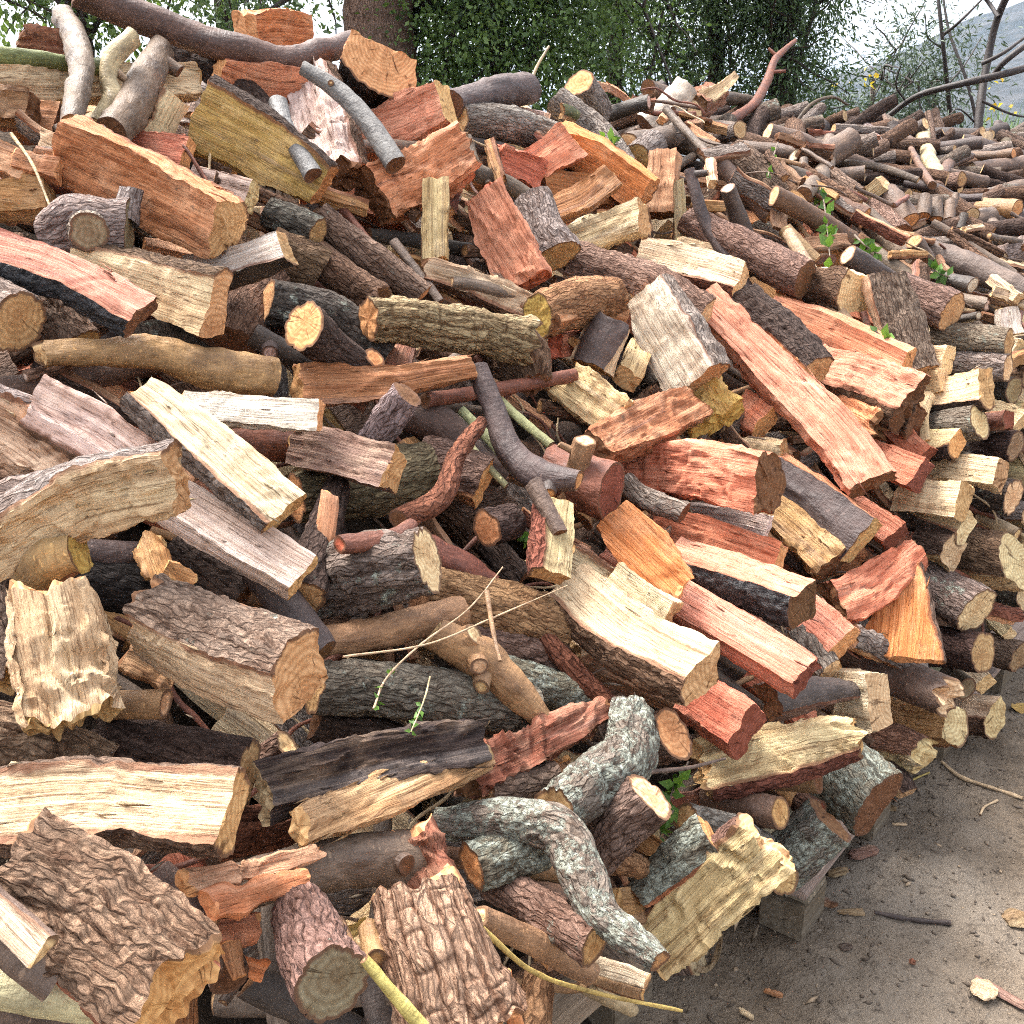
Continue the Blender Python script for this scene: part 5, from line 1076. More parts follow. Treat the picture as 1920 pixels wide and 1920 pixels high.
Kd('crumbly orange bark flakes beside the lichen stub branch', [1040,1430, 1080,1470], [50,40], .4, 'ssss', 0, 0, 6, 'opale', 'brn', 'endo', 1.2, torn=(.015,.015), name='bark_strip', cat='bark')
Kd('yellow tan sawn block behind the large cream oval end', [1180,1560, 1236,1600], [50,46], .8, 'ssss', 0, 20, 5, 'tan', 'brn', 'tan', .2)
# each half-buried log is told by its colour and the nearest piece of the upper layer
_used = {q[0] for q in PIECES}
for _i, _o, _x, _y, _tone, _kind, _small in FILL:
    for _p in sorted((q for q in PIECES if len(q[0].split()) <= 9), key=lambda q: (q[4][0] - _x) ** 2 + (q[4][1] - _y) ** 2)[:16]:
        _dx, _dy = _x - _p[4][0], _y - _p[4][1]
        _w = ('right of' if _dx > 0 else 'left of') if abs(_dx) > abs(_dy) else ('below' if _dy > 0 else 'above')
        _l = ('short %s %s caught %s %s' % (_tone, 'stick' if _kind == 'round' else 'splinter', _w, _p[0])) if _small else ('%s %s log half buried %s %s' % (_tone, 'round' if _kind == 'round' else 'split', _w, _p[0]))
        if _l not in _used and len(_l.split()) <= 16: _o['label'] = _l; _used.add(_l); break

# ------------------------------------------------------------------ pallets
def pallet_mat():
    k = NT('weathered_plank'); co = k.n('ShaderNodeTexCoord').outputs['Object']; tint = k.n('ShaderNodeObjectInfo').outputs['Color']; rn = k.n('ShaderNodeObjectInfo').outputs['Random']
    v = k.n('ShaderNodeVectorMath', {0: co, 1: k.n('ShaderNodeCombineXYZ', {0: k.math('MULTIPLY', rn, 9.0), 1: rn, 2: rn}).outputs[0]}, operation='ADD').outputs[0]
    a = k.noise(v, (4, 90, 90), 5, .65); b_ = k.noise(v, (6, 9, 9), 3, .6)
    c = k.mix(k.map(a, .35, .65), k.mix(1., tint, (.5, .47, .45), 'MULTIPLY'), tint); c = k.mix(k.map(b_, .5, .7, 0, .6), c, k.mix(1., tint, (.55, .5, .42), 'MULTIPLY'))
    return k.fin(c, .85, a, .7, .004, .2)
M_PAL = pallet_mat()
def box_mesh(name, lx, ly, lz, bev=.004, seed=0):
    import bmesh
    bm = bmesh.new(); bmesh.ops.create_cube(bm, size=1)
    for v in bm.verts: v.co = (v.co.x * lx, v.co.y * ly, v.co.z * lz)
    if lx > .5: bmesh.ops.subdivide_edges(bm, edges=[e for e in bm.edges if abs((e.verts[0].co - e.verts[1].co).x) > lx * .9], cuts=8)
    bmesh.ops.bevel(bm, geom=[e for e in bm.edges if len(e.link_faces) == 2 and e.calc_face_angle(0) > 1], offset=bev, segments=2, affect='EDGES')
    for v in bm.verts:
        v.co.y += .004 * float(vn(v.co.x * 4 + seed, seed, 0)); v.co.z += .003 * float(vn(v.co.x * 5 + seed, 3, seed))
    me = bpy.data.meshes.new(name); bm.to_mesh(me); bm.free()
    for p in me.polygons: p.use_smooth = True
    me.set_sharp_from_angle(angle=.6)
    return me
def pallet(label, corner, ang, lx=1.2, ly=.8):
    """corner: the near outer corner on the ground; x runs along the heap's foot, y into the heap"""
    root = empty('pallet', (corner[0], corner[1], 0)); root.rotation_euler = (0, 0, ang); tagp(root, label, 'pallet', 'wooden pallets under the heap')
    g1 = lin((168, 160, 150)); 
    for i in range(3):
        for j in range(3):
            o = obj('block', box_mesh('block', .13, .1, .088, .004, i * 3 + j + ang), M_PAL, root, lin((126, 114, 98)) + (1,))
            o.location = (.067 + i * (lx - .134) / 2, .052 + j * (ly - .104) / 2, .046)
    for i in range(3):
        o = obj('cross_board', box_mesh('cross_board', ly, .1, .02, .003, i + 7), M_PAL, root, lin((146, 134, 116)) + (1,)); o.rotation_euler = (0, 0, math.pi / 2)
        o.location = (.067 + i * (lx - .134) / 2, ly / 2, .101)
    for j in range(6):
        o = obj('top_board', box_mesh('top_board', lx, .1, .02, .003, j + 17), M_PAL, root, tuple(c * random.uniform(.85, 1.1) for c in lin((168, 152, 132))) + (1,))
        o.location = (lx / 2, .051 + j * (ly - .102) / 5, .1225)
    return root
ang0 = math.atan2(DU[1], DU[0])
def gp(px, py, z=0.0):
    d = ray(px, py); t = (z - EYE[2]) / d[2]; return EYE + d * t
A = gp(1398, 1772); B = gp(1592, 1600)
pallet('grey pallet with end grain block showing at the muddy corner', gp(1500, 1772)[:2], ang0 + .10, 1.0)
p2 = gp(1772, 1432); pallet('shaded grey pallet under the stacked logs further right', gp(1764, 1442)[:2], ang0 + .06, 1.2)
pallet('reddish brown pallet at the bottom edge of the picture', (gp(1240, 1890)[0] - .98 * math.cos(ang0), gp(1240, 1890)[1] - .98 * math.sin(ang0)), ang0 + .02, .98)

# ------------------------------------------------------------------ twigs, leaves and litter
def leaf_mat(name, c1, c2, rough=.55, trans=.25):
    k = NT(name); co = k.n('ShaderNodeTexCoord').outputs['Object']; at_ = k.attr('tone').outputs['Fac']
    c = k.mix(at_, c1, c2)
    k.fin(c, rough, None, spec=.35)
    tr = k.n('ShaderNodeBsdfTranslucent', {'Color': k.mix(1., c, (1.2, 1.25, .6), 'MULTIPLY')}); mx = k.n('ShaderNodeMixShader', {0: trans}); k.l(k.b.outputs[0], mx.inputs[1]); k.l(tr.outputs[0], mx.inputs[2]); k.l(mx.outputs[0], k.out.inputs[0])
    return k.m
def leaves_mesh(name, P, D, Nn, L, W, tone):
    """one folded leaf blade (two quads) per point: P base, D direction, Nn normal"""
    n = len(P); D = D / np.linalg.norm(D, axis=1)[:, None]; Sd = np.cross(D, Nn); Sd /= np.maximum(np.linalg.norm(Sd, axis=1), 1e-6)[:, None]; Nn = np.cross(Sd, D)
    L = L[:, None]; W = W[:, None]
    V = np.stack([P, P + D * L * .45 + Sd * W * .5 + Nn * W * .18, P + D * L - Nn * L * .12, P + D * L * .45 - Sd * W * .5 + Nn * W * .18, P + D * L * .5], 1).reshape(-1, 3)
    b = np.arange(n)[:, None] * 5
    T_ = np.concatenate([b + np.array([[0, 1, 4]]), b + np.array([[1, 2, 4]]), b + np.array([[2, 3, 4]]), b + np.array([[3, 0, 4]])])
    return mesh(name, V, None, T_, attrs={'tone': np.repeat(tone, 5)})
M_IVY = leaf_mat('green_leaf', (.035, .085, .016), (.16, .30, .05))
M_DRY = leaf_mat('dry_leaf', (.30, .17, .06), (.50, .38, .18), .8, .1)
def sprig(label, pts, z, n, leafpx, mat, name='leafy_twig', r=2.3, span=(0.2, 1), bark='grs', cat='twig'):
    root = Rd(label, pts, [r, r * .6], bark, 'endc', 0, z, name=name, cat=cat, group='twigs and sprigs caught in the heap', sp=5)
    S0, mpp = spine_px(pts, z, 0, r); S = catmull(S0, 60); rn = np.random.default_rng(SEED[0])
    if n:
        i = rn.integers(int(60 * span[0]), int(60 * span[1]), n); P = S[i]; D = rn.normal(size=(n, 3)) + 1.2 * (S[np.minimum(i + 3, 59)] - S[i]) / (mpp * 20 + 1e-6) * .2
        Nn = rn.normal(size=(n, 3)) + (EYE - P); Lf = leafpx * mpp * rn.uniform(.6, 1.2, n)
        obj('leaves', leaves_mesh('leaves', P - S.mean(0), D, Nn, Lf, Lf * .55, rn.random(n)), mat, root)
        root.children[-1].location = np.array(S.mean(0)) - np.array(root.location)
    return root
sprig('dry forked twig arching over the fissured bark log', [700,1330, 726,1270, 792,1206, 880,1140, 944,1062], 10, 10, 18, M_IVY, span=(0, .25), bark='bei')
sprig('long thin straight twig crossing above the tan forked branch', [640,1232, 800,1208, 920,1160, 1064,1098], 10, 0, 10, M_IVY, name='twig', bark='bei')
sprig('small green tipped twig hanging below the tan forked branch', [806,1270, 796,1310, 770,1374], 10, 12, 20, M_IVY, span=(.4, 1), bark='bei')
sprig('upright brown stalk crossing the thin twigs', [912,1106, 924,1180, 938,1240], 10, 0, 10, M_IVY, name='twig', r=6, bark='tan')
sprig('thin dark twig above the green leaves by the mud', [1210,1448, 1290,1440, 1360,1422], 9, 0, 8, M_IVY, name='twig', r=5, bark='gbs')
sprig('green leafy sprig in the dark gap beside cream oval end', [1290,1430, 1262,1480, 1246,1540], 6, 26, 34, M_IVY)
sprig('green leaves low in the gap above lichen green log', [1262,1520, 1240,1560, 1232,1600], 6, 16, 26, M_IVY)
sprig('bent yellow reed lying across the pallet corner', [900,1738, 1000,1822, 1120,1862, 1278,1896], 11, 0, 10, M_IVY, name='twig', r=6, bark='yst')
sprig('green ivy sprig in front of the branch heap', [1536,330, 1548,400, 1556,480], 8.5, 30, 26, M_IVY)
sprig('small green weed beside the long pale grey log', [1742,498, 1760,512, 1782,520], 8, 20, 22, M_IVY)
sprig('green leaf tuft against the big bark slab', [1640,620, 1654,632, 1670,640], 9.5, 18, 24, M_IVY)
sprig('green leaves on the branch heap above orange group', [1124,244, 1140,262, 1156,272], 12, 14, 22, M_IVY)
sprig('small green leaves between propped branch and oval end log', [1460,262, 1448,300, 1440,330], 12, 12, 16, M_IVY)
sprig('green leaves left of the long pale grey log', [1602,440, 1620,458, 1646,476], 8, 16, 24, M_IVY)
sprig('dark green leaves in the gap beside upright cream log', [960,984, 978,1002, 994,1010], 5, 12, 34, M_IVY)
sprig('pale stalk standing up from the crest before trees', [992,172, 1004,130, 1030,86], 7, 0, 10, M_IVY, name='twig', r=4, bark='bei')
sprig('thin brown stem poking from the dark left gap', [22,252, 62,310, 98,398], 6, 0, 8, M_IVY, name='twig', r=4, bark='bei')
sprig('looping grey twig on the far crest before the olive bush', [1486,240, 1520,196, 1560,182, 1590,196], 6, 0, 8, M_IVY, name='twig', r=4, bark='gbs')
pg = Kd('bright green mossy patch on the long grey log', [1052,208, 1080,216], [26,22], .3, 'bsss', 0, 0, 10, 'cyel', 'grn', 'endt', .3, name='moss', cat='moss', torn=(.006,.006))

# chips and leaves lying on the mud
def chip(label, px, py, lpx, wpx, ang, col, name='wood_chip', cat='wood chip', thick=.012, curl=.0):
    c = gp(px, py); c[2] = float(ground_z(c[0], c[1])) + thick * .5 + .003
    t = depth_to(c); L, W = lpx * t / F_PX, wpx * t / F_PX * 1.5
    sd_ = int(px * 7 + py); rn = np.random.default_rng(sd_); M, N = 12, 14
    s = np.linspace(-.5, .5, M); th = -np.linspace(0, 6.283, N, endpoint=False)
    prof = (1 - (2 * np.abs(s)) ** 3 * .6) * (1 + .25 * vn(s * 6, sd_, 1))
    V = np.zeros((M, N, 3)); V[..., 0] = s[:, None] * L + .08 * L * vn(np.sin(th) * 3, s[:, None] * 0, sd_); V[..., 1] = prof[:, None] * W * .5 * np.cos(th); V[..., 2] = thick * .5 * np.sin(th) * (1 + .5 * vn(s[:, None] * 9, th * 2, sd_)) + curl * L * (s[:, None] ** 2) * 2 
    V[..., 1] += curl * L * .8 * s[:, None] ** 2
    I = np.arange(M * N).reshape(M, N); nx_ = np.roll(I, -1, 1)
    Q = np.stack([I[:-1], nx_[:-1], nx_[1:], I[1:]], -1).reshape(-1, 4)
    VV = np.concatenate([V.reshape(-1, 3), V[0].mean(0)[None], V[-1].mean(0)[None]]); a, b = M * N, M * N + 1
    T_ = np.concatenate([np.stack([nx_[0], I[0], np.full(N, a)], -1), np.stack([I[-1], nx_[-1], np.full(N, b)], -1)])
    me = mesh(name, VV, Q, T_, attrs={'gco': np.stack([VV[:, 0] + sd_, VV[:, 1], VV[:, 2]], -1), 'cam': np.full(len(VV), 1.)}, smooth=.7)
    o = obj(name, me, M_SPLIT, None, lin(SP[col]) + (1,)); o.location = c; o.rotation_euler = (rn.uniform(-.1, .1), rn.uniform(-.1, .1), R_(ang))
    tagp(o, label, cat, 'scraps lying on the mud')
chip('pinkish bark chip on the mud near the pallet', 1618, 1610, 62, 22, 25, 'pur', 'bark_chip', 'bark')
chip('brown dead leaf curled beside the pallet corner', 1552, 1700, 32, 15, -40, 'brn', 'dead_leaf', 'leaf', .008, .3)
chip('small tan wood scrap right of the pallet corner', 1568, 1652, 40, 14, 15, 'gtan')
chip('olive willow leaf lying flat on the mud', 1604, 1712, 62, 12, -3, 'gtan', 'dead_leaf', 'leaf', .004)
chip('pale torn wood scrap at the lower right border', 1905, 1724, 50, 34, 20, 'gtan')
chip('pale cream wood chip in the lower right mud', 1842, 1866, 44, 38, -30, 'palew')
chip('long grey bark strip beside the pale cream chip', 1878, 1868, 90, 16, -48, 'pur', 'bark_strip', 'bark')
chip('curved pale shaving on the mud below the pallet', 1336, 1812, 96, 7, 52, 'gtan', 'wood_shaving', 'wood chip', .005, .5)
chip('red splinter on the mud at lower centre', 1450, 1858, 34, 8, -25, 'obr')
chip('small red fleck on the mud left of pale cream chip', 1708, 1820, 12, 6, -20, 'rbr')
chip('short cream splinter at the bottom border mud', 1398, 1912, 30, 6, -45, 'cream')
chip('orange bark scrap on the pallet edge by the mud', 1660, 1522, 34, 12, -30, 'gtan')
chip('yellow dry leaf near the stacked logs foot', 1912, 1336, 30, 24, 10, 'yel', 'dead_leaf', 'leaf', .006, .2)
chip('dark wet leaf on the mud in the lower middle', 1586, 1780, 24, 14, 10, 'blk', 'dead_leaf', 'leaf', .004)
chip('thin pale twig scrap in the upper mud', 1686, 1548, 26, 5, -5, 'palew', 'twig', 'twig', .006)
def ground_stick(label, pts, r, bark):
    S = np.array([gp(x, y) for x, y in np.array(pts, float).reshape(-1, 2)]); S[:, 2] = ground_z(S[:, 0], S[:, 1]) + r * 1.2; S = catmull(S, 40)
    SEED[0] += 1; th = -np.linspace(0, 6.283, 10, endpoint=False); rr = r * (1 + .25 * vn(np.linspace(0, 9, 40), SEED[0], 0))
    sec = lambda M: np.stack([rr[:, None] * np.cos(th), rr[:, None] * np.sin(th)], -1)
    parts, ends = loft(S, sec, 'b' * 10, .005, SEED[0], .3, 0, 'smooth')
    emit('twig', label, 'twig', 'scraps lying on the mud', parts, ends, S.mean(0), 'cream', bark, 'endc', random.Random(3))
ground_stick('long pale twig on the mud right of the pallet block', [1762,1446, 1800,1470, 1860,1500, 1914,1520], .005, 'bei')
ground_stick('thin grass stem curving from the pallet gap', [1690,1484, 1710,1468, 1742,1458], .003, 'yst')
ground_stick('dark sunken root line across the mud', [1640,1722, 1710,1732, 1780,1744], .005, 'dks')
ground_stick('small crooked twig in the upper mud', [1836,1540, 1844,1530, 1866,1522], .003, 'bei')
# fine litter nobody could count
rl = np.random.default_rng(11); n = 15000
U2 = rl.uniform(-1.2, 6, n); S2 = -np.abs(rl.exponential(.5, n)) + .12
x = P0[0] + U2 * DU[0] + S2 * DS[0]; y = P0[1] + U2 * DU[1] + S2 * DS[1]; z = ground_z(x, y)
sz = .0014 + .0055 * rl.random(n) ** 6; el = 1 + 2.2 * rl.random(n) ** 2; an = rl.uniform(0, 6.28, n)
ov = np.array([(1, 0, 0), (-1, 0, 0), (0, 1, 0), (0, -1, 0), (0, 0, 1), (0, 0, -.6)]); of = np.array([(0, 2, 4), (2, 1, 4), (1, 3, 4), (3, 0, 4), (2, 0, 5), (1, 2, 5), (3, 1, 5), (0, 3, 5)])
Vv = ov[None] * (1 + .3 * rl.uniform(-1, 1, (n, 6, 1))); Vv = Vv * np.stack([sz * el, sz, sz * .7], -1)[:, None]
ca, sa = np.cos(an)[:, None], np.sin(an)[:, None]
Vv = np.stack([Vv[..., 0] * ca - Vv[..., 1] * sa, Vv[..., 0] * sa + Vv[..., 1] * ca, Vv[..., 2]], -1) + np.stack([x, y, z + sz * .2], -1)[:, None]
Tt = (np.arange(n)[:, None, None] * 6 + of[None]).reshape(-1, 3)
kk = NT('mud_crumbs'); tn = kk.attr('tone').outputs['Fac']
cr = kk.n('ShaderNodeValToRGB', {0: tn}); el_ = cr.color_ramp.elements; el_[0].color = (.075, .055, .04, 1); el_[1].color = (.36, .26, .17, 1); e2 = el_.new(.7); e2.color = (.14, .11, .085, 1); e3 = el_.new(.93); e3.color = (.22, .17, .12, 1)
lit = obj('mud_crumbs', mesh('mud_crumbs', Vv.reshape(-1, 3), None, Tt, attrs={'tone': np.repeat(rl.random(n), 6)}), kk.fin(cr.outputs[0], .9)); tagp(lit, 'fine wood crumbs and pebbles scattered on the mud', 'debris', kind='stuff')
# splinters and bark crumbs lying among the logs
n = 900; px = rl.uniform(0, 1900, n); py = rl.uniform(300, 1850, n)
pp = np.array([at(a, b, depth(a, b) - .05 * rl.uniform(-1, 4)) for a, b in zip(px, py)]); ok = pp[:, 2] > .05; pp = pp[ok]; n = len(pp)
dr = rl.normal(size=(n, 3)); ax_ = dr / np.linalg.norm(dr, axis=1)[:, None]; bx = np.cross(ax_, [0, 0, 1.]); bx /= np.linalg.norm(bx, axis=1)[:, None]; cx = np.cross(ax_, bx)
ll = .006 + .022 * rl.random(n) ** 3
Vv = pp[:, None] + (ov[None, :, :1] * ax_[:, None] * ll[:, None, None] + ov[None, :, 1:2] * bx[:, None] * ll[:, None, None] * .25 + ov[None, :, 2:] * cx[:, None] * ll[:, None, None] * .12)
sp_ = obj('splinters', mesh('splinters', Vv.reshape(-1, 3), None, (np.arange(n)[:, None, None] * 6 + of[None]).reshape(-1, 3), attrs={'tone': np.repeat(.4 + .6 * rl.random(n), 6)}), kk.m); tagp(sp_, 'small wood splinters and crumbs scattered through the heap', 'debris', kind='stuff')

# ------------------------------------------------------------------ trees behind the heap
def tube(P, R, n=10, seed=0, amp=.06):
    P = np.asarray(P, float); M = len(P); T = np.gradient(P, axis=0); T /= np.linalg.norm(T, axis=1)[:, None]
    ref = np.array([.3, 1, .1]) if abs(T[0, 2]) > .5 else np.array([0, .2, 1.]); A_ = np.cross(T, ref); A_ /= np.linalg.norm(A_, axis=1)[:, None]; B_ = np.cross(T, A_)
    th = np.linspace(0, 6.283, n, endpoint=False); rr = np.asarray(R)[:, None] * (1 + amp * vn(np.arange(M)[:, None] * .5 + seed, np.cos(th) * 2, np.sin(th) * 2))
    V = P[:, None] + rr[..., None] * (np.cos(th)[None, :, None] * A_[:, None] + np.sin(th)[None, :, None] * B_[:, None])
    I = np.arange(M * n).reshape(M, n); nx_ = np.roll(I, -1, 1); L = np.concatenate([[0], np.cumsum(np.linalg.norm(np.diff(P, axis=0), axis=1))])
    buv = np.stack([L[:, None] * np.ones(n) + seed, th[None] * rr, np.zeros((M, n))], -1)
    return V.reshape(-1, 3), np.stack([I[:-1], I[1:], nx_[1:], nx_[:-1]], -1).reshape(-1, 4), buv.reshape(-1, 3)
def tubes_obj(name, lst, mat, parent, color, org):
    Vs, Qs, Bs = [], [], []; o_ = 0
    for V, Q, B_ in lst: Vs.append(V); Qs.append(Q + o_); Bs.append(B_); o_ += len(V)
    return obj(name, mesh(name, np.concatenate(Vs) - org, np.concatenate(Qs), attrs={'buv': np.concatenate(Bs), 'rel': np.ones(o_)}, smooth=4), mat, parent, color)
M_OAK = leaf_mat('oak_leaf', (.022, .046, .020), (.125, .19, .08), .5, .3); M_OLV = leaf_mat('olive_leaf', (.025, .045, .028), (.10, .14, .095), .6, .15); M_BRT = leaf_mat('bright_leaf', (.030, .064, .017), (.17, .26, .075), .5, .3)
M_YLW = leaf_mat('autumn_leaf', (.55, .36, .03), (.75, .60, .08), .6, .3)
def limb(p0, p1, sag, rn, n=9):
    P = np.linspace(0, 1, n)[:, None]; Q = np.array(p0) * (1 - P) + np.array(p1) * P
    Q[:, 2] += sag * np.sin(np.linspace(0, math.pi, n)); Q[1:-1] += rn.normal(size=(n - 2, 3)) * .05 * np.linalg.norm(np.array(p1) - np.array(p0)) * .4
    return Q
def tree(label, base, h, r, crowns, nleaf, leaf, mat, seed, bark='drk', lean=(0, 0), name='evergreen_tree', cat='tree', limbs=9, clump=.16, wide=.5, low=0.0):
    """crowns: ellipsoids (dx,dy,z,rx,ry,rz); leaves sit in clumps on twig ends inside them"""
    rn = np.random.default_rng(seed); base = np.array(base, float); root = empty(name, base); tagp(root, label, cat, 'trees behind the heap')
    n = 14; t = np.linspace(0, 1, n)[:, None]; top = np.array([lean[0], lean[1], h]); P = t * top + np.concatenate([rn.normal(size=(n, 2)) * .03 * h * .3 * t, np.zeros((n, 1))], 1)
    rad_ = r * (1 - .55 * t[:, 0]) * (1 + .5 * np.exp(-t[:, 0] * 12))
    tubes_obj('trunk', [tube(P, rad_, 18, seed, .12)], M_BARK['rough'], root, lin(BK[bark][0]) + (.2,), 0)
    lst = []; ends_ = []
    for c in crowns:
        for _ in range(max(2, int(limbs / len(crowns)))):
            i = rn.integers(4, n - 1); d = rn.normal(size=3); d /= np.linalg.norm(d); e = np.array(c[:3]) + d * np.array(c[3:]) * .8
            Q = limb(P[i], e, rn.uniform(-.1, .25), rn); lst.append(tube(Q, np.linspace(rad_[i] * .35, .008, len(Q)), 7, seed)); 
            for _k in range(4):
                q0 = Q[rn.integers(3, len(Q))]; q1 = q0 + rn.normal(size=3) * .35; Qs = limb(q0, q1, 0, rn, 5); lst.append(tube(Qs, np.linspace(.012, .003, 5), 5, seed))
    tubes_obj('limbs', lst, M_BARK['smooth'], root, lin((60, 50, 44)) + (0,), 0)
    vol = np.array([c[3] * c[4] * c[5] for c in crowns]); ncl = max(10, nleaf // 45)
    ci = rn.choice(len(crowns), ncl, p=vol / vol.sum()); cc = np.array(crowns)[ci]
    d = rn.normal(size=(ncl, 3)); d /= np.linalg.norm(d, axis=1)[:, None]; d *= (rn.random(ncl) ** .45)[:, None]
    cen = cc[:, :3] + d * cc[:, 3:]; cen = cen[cen[:, 2] > low]
    k = rn.integers(0, len(cen), nleaf); off = rn.normal(size=(nleaf, 3)) * clump * rn.uniform(.5, 1.2, len(cen))[k][:, None]; off[:, 2] -= .5 * np.abs(off[:, 2]) * (rn.random(nleaf) < .6)
    Pp = cen[k] + off; D = off + rn.normal(size=(nleaf, 3)) * .12 + np.array([0, 0, -.08]); Nn = rn.normal(size=(nleaf, 3)) + np.array([0, 0, .8])
    L = leaf * rn.uniform(.5, 1.7, nleaf); tone = np.clip(.75 * rn.random(len(cen))[k] + .35 * rn.random(nleaf) - .05, 0, 1)
    obj('crown', leaves_mesh('crown', Pp, D, Nn, L, L * wide, tone), mat, root)
    return root
def bgp(px, y):          # a point at ground distance y under pixel column px (taken near the crest line)
    d = ray(px, 150); return np.array([d[0] / d[1] * y, y, 0.0])
tree('big evergreen oak with thick dark trunk behind the heap', bgp(702, 6.6), 5.2, .27, [(-.75,.2,3.0,.5,.6,.7),(.55,.5,3.3,1.0,.8,.9),(-.1,.4,4.2,1.4,1.0,1.0),(-.75,.1,2.35,.35,.5,.45),(.8,.3,2.6,.55,.5,.6)], 48000, .034, M_OAK, 21, 'grb', (.1,.2))
tree('dense leafy shrub tree right of the thick trunk', bgp(900, 6.9), 3.6, .07, [(-.15,0,2.1,.62,.6,.75),(.45,.1,2.5,.7,.6,.75),(0,.1,3.2,.9,.7,.7)], 40000, .031, M_BRT, 22, 'drk', (.2,.1), wide=.55)
tree('evergreen tree with gaps of sky in the middle', bgp(1130, 8.2), 4.2, .08, [(-.2,0,2.9,.9,.7,.8),(.5,.1,3.3,.9,.7,.9),(.1,0,2.1,.75,.5,.4)], 19000, .036, M_OAK, 23, 'drk', (.2,.1), wide=.4)
tree('slender dark evergreen right of the sky gaps', bgp(1350, 8.6), 4.4, .085, [(-.35,0,2.8,.6,.6,.9),(.2,0,3.4,.9,.7,.9),(.1,.1,2.4,.5,.5,.5)], 30000, .035, M_OAK, 24, 'drk', (-.1,.1), wide=.4)
tree('tall dark evergreen ending the tree row at right', bgp(1475, 8.4), 4.4, .1, [(0,0,3.0,.42,.55,1.0),(-.1,.1,3.9,.7,.6,.8),(.05,0,2.0,.4,.45,.5)], 42000, .035, M_OAK, 25, 'drk', (-.1,.1), wide=.35)
tree('sparse olive bush on the right behind the branch heap', bgp(1600, 10.5), 2.3, .05, [(-.35,0,1.9,.85,.6,.42),(.5,0,1.95,.6,.5,.5),(.55,0,2.6,.45,.4,.45)], 6500, .055, M_OLV, 26, 'gry', (.2,0), limbs=5, name='olive_bush', cat='bush', wide=.22, clump=.2)
tree('grey green olive foliage further right before the hill', bgp(1740, 11), 2.3, .045, [(0,0,2.0,.6,.5,.42),(.1,0,2.5,.4,.4,.35)], 4200, .055, M_OLV, 27, 'gry', (.1,0), limbs=4, name='olive_bush', cat='bush', wide=.22, clump=.2)
tree('light green leafy tree at the top left corner', bgp(120, 7.2), 4.2, .09, [(-.4,0,2.9,.9,.6,.55),(.5,.2,3.1,.9,.7,.6),(.1,.2,2.55,.9,.5,.3)], 8500, .05, M_BRT, 28, 'drk', (.2,.1), wide=.45)
tree('thin leaved tree at the left behind orange logs', bgp(400, 9.0), 4.6, .09, [(-.2,0,3.6,1.0,.7,.8),(.5,0,3.0,.6,.5,.6)], 3500, .045, M_OAK, 29, 'drk', (.2,.1), wide=.35)
def bare_tree(label, segs, y, seed, name='bare_tree', leaves=None):
    """trunk and branches given as pixel lines at distance y; each gets its own small swing in depth"""
    rn = np.random.default_rng(seed); lst = []
    for pts, r0, r1 in segs:
        p = np.array(pts, float).reshape(-1, 2); Pw = []
        ph = rn.uniform(0, 6)
        for i, (a, b) in enumerate(p):
            d = ray(a, b); Pw.append(EYE + d / d[1] * (y + .25 * math.sin(ph + i)))
        Pw = catmull(Pw, max(10, 5 * len(p))); lst.append((tube(Pw, np.linspace(r0, r1, len(Pw)), 9, seed, .1), Pw))
    org = lst[0][1][0].copy(); root = empty(name, org); tagp(root, label, 'tree', 'bare branches at the right')
    for k, (tb, Pw) in enumerate(lst):
        tubes_obj('trunk' if k == 0 else 'limb', [tb], M_BARK['smooth'], root, lin((58, 50, 48)) + (.1,), org)
    if leaves:
        Pl = []
        for a, b in np.array(leaves, float).reshape(-1, 2):
            d = ray(a, b); c = EYE + d / d[1] * y
            for _ in range(3): Pl.append(c + rn.normal(size=3) * .045)
        Pl = np.array(Pl); n = len(Pl)
        obj('leaves', leaves_mesh('leaves', Pl - org, rn.normal(size=(n, 3)), rn.normal(size=(n, 3)), .05 * rn.uniform(.6, 1.2, n), .04 * rn.uniform(.6, 1.2, n), rn.random(n)), M_YLW, root)
    return root
bare_tree('bare forked tree standing at the right before the hill', [([1828,300, 1838,200, 1852,110, 1872,30, 1905,-40], .04, .028), ([1872,32, 1850,0, 1820,-40], .02, .012), ([1840,120, 1880,100, 1935,60], .018, .01), ([1838,240, 1800,205, 1780,215], .01, .005), ([1842,190, 1900,215, 1960,222], .012, .006)], 9.6, 31, leaves=[1858,165, 1868,200, 1874,208, 1904,212])
bare_tree('dark curved limb sweeping up to the right border', [([1600,262, 1660,222, 1720,180, 1800,158, 1870,142, 1950,120], .02, .032), ([1856,148, 1890,110, 1960,60], .022, .026), ([1700,192, 1680,160, 1690,120], .01, .005)], 9.0, 32, name='bare_branch')
bare_tree('slim pale bare stems rising left of the forked tree', [([1790,290, 1776,160, 1766,60, 1756,-30], .024, .014), ([1768,66, 1800,40, 1850,-10], .016, .008), ([1776,160, 1810,120, 1840,70], .01, .004), ([1766,90, 1740,70, 1735,30], .009, .004), ([1826,300, 1830,230, 1812,150, 1780,60, 1766,-20], .018, .01)], 10.2, 33, leaves=[1610,140, 1632,150, 1650,165, 1640,135, 1560,165])
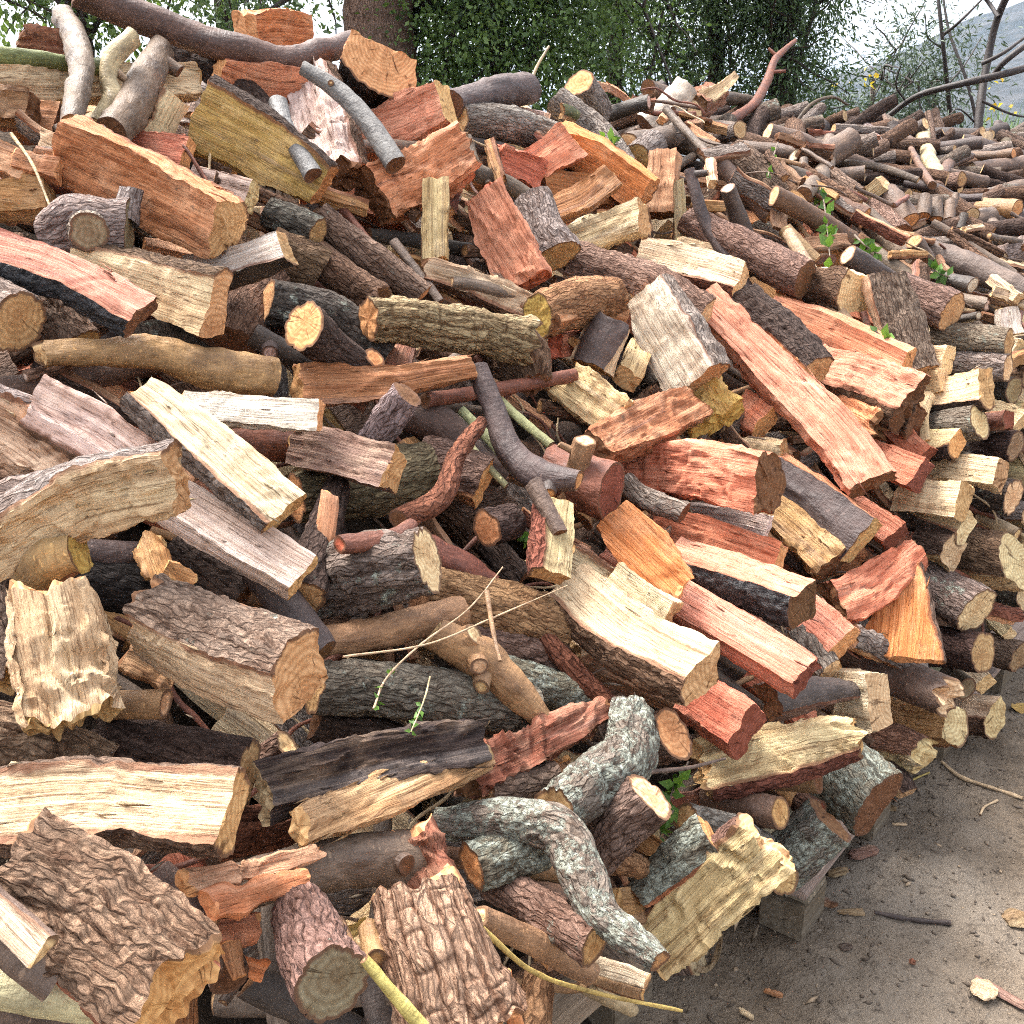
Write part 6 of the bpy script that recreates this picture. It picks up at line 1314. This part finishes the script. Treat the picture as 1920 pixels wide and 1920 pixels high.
# grass tuft at the right edge
rg = np.random.default_rng(3); n = 350
b0 = np.array([ray(1900, 262)[0] / ray(1900, 262)[1] * 12, 12, 0.]); Pg = b0 + np.stack([rg.normal(size=n) * .55 + .25, rg.normal(size=n) * .5, 1.45 + 0 * rg.random(n)], -1)
M_GRS = leaf_mat('grass_blade', (.07, .12, .05), (.17, .24, .13), .6, .3)
Lg = rg.uniform(.35, .8, n)
gr = obj('grass', leaves_mesh('grass', Pg, np.stack([rg.normal(size=n) * .25, rg.normal(size=n) * .25, np.ones(n)], -1), rg.normal(size=(n, 3)), Lg, Lg * .035, rg.random(n)), M_GRS); tagp(gr, 'bright green grass blades on the bank at the right border', 'grass', kind='stuff')
bank = np.array([(x_, y_, 0) for x_ in (0,) for y_ in (0,)])
gxx = np.linspace(-9, 16, 60); gyy = np.linspace(8.6, 20, 30); X, Y = np.meshgrid(gxx, gyy, indexing='ij')
Z = np.interp(Y, [8.6, 11.5, 15, 20], [-.05, .9, 1.35, 1.3]) * np.clip((X - 2.5) / 2.5, 0, 1) + .05 * vn(X * 2, Y * 2, 0) * np.clip((X - 2.5) / 2.5, 0, 1) - .04 
I = np.arange(X.size).reshape(X.shape); Q = np.stack([I[:-1, :-1], I[1:, :-1], I[1:, 1:], I[:-1, 1:]], -1).reshape(-1, 4)
bk = obj('grass_bank', mesh('grass_bank', np.stack([X, Y, Z], -1).reshape(-1, 3), Q, smooth=4), bpy.data.materials['muddy_ground']); tagp(bk, kind='structure')

# ------------------------------------------------------------------ the damp air between here and the hill
import bmesh
bm = bmesh.new(); bmesh.ops.create_cube(bm, size=1)
for v in bm.verts: v.co = (v.co.x * 2600, 700 + v.co.y * 2700, -1.5 + (v.co.z + .5) * 135)
hm = bpy.data.meshes.new('haze'); bm.to_mesh(hm); bm.free()
mh = bpy.data.materials.new('haze'); mh.use_nodes = True; t_ = mh.node_tree; t_.nodes.clear()
pv = t_.nodes.new('ShaderNodeVolumePrincipled'); pv.inputs['Color'].default_value = (.55, .72, 1, 1); pv.inputs['Density'].default_value = .00035; pv.inputs['Anisotropy'].default_value = .2
ou = t_.nodes.new('ShaderNodeOutputMaterial'); t_.links.new(pv.outputs[0], ou.inputs['Volume'])
hz = obj('haze', hm, mh); tagp(hz, kind='stuff')
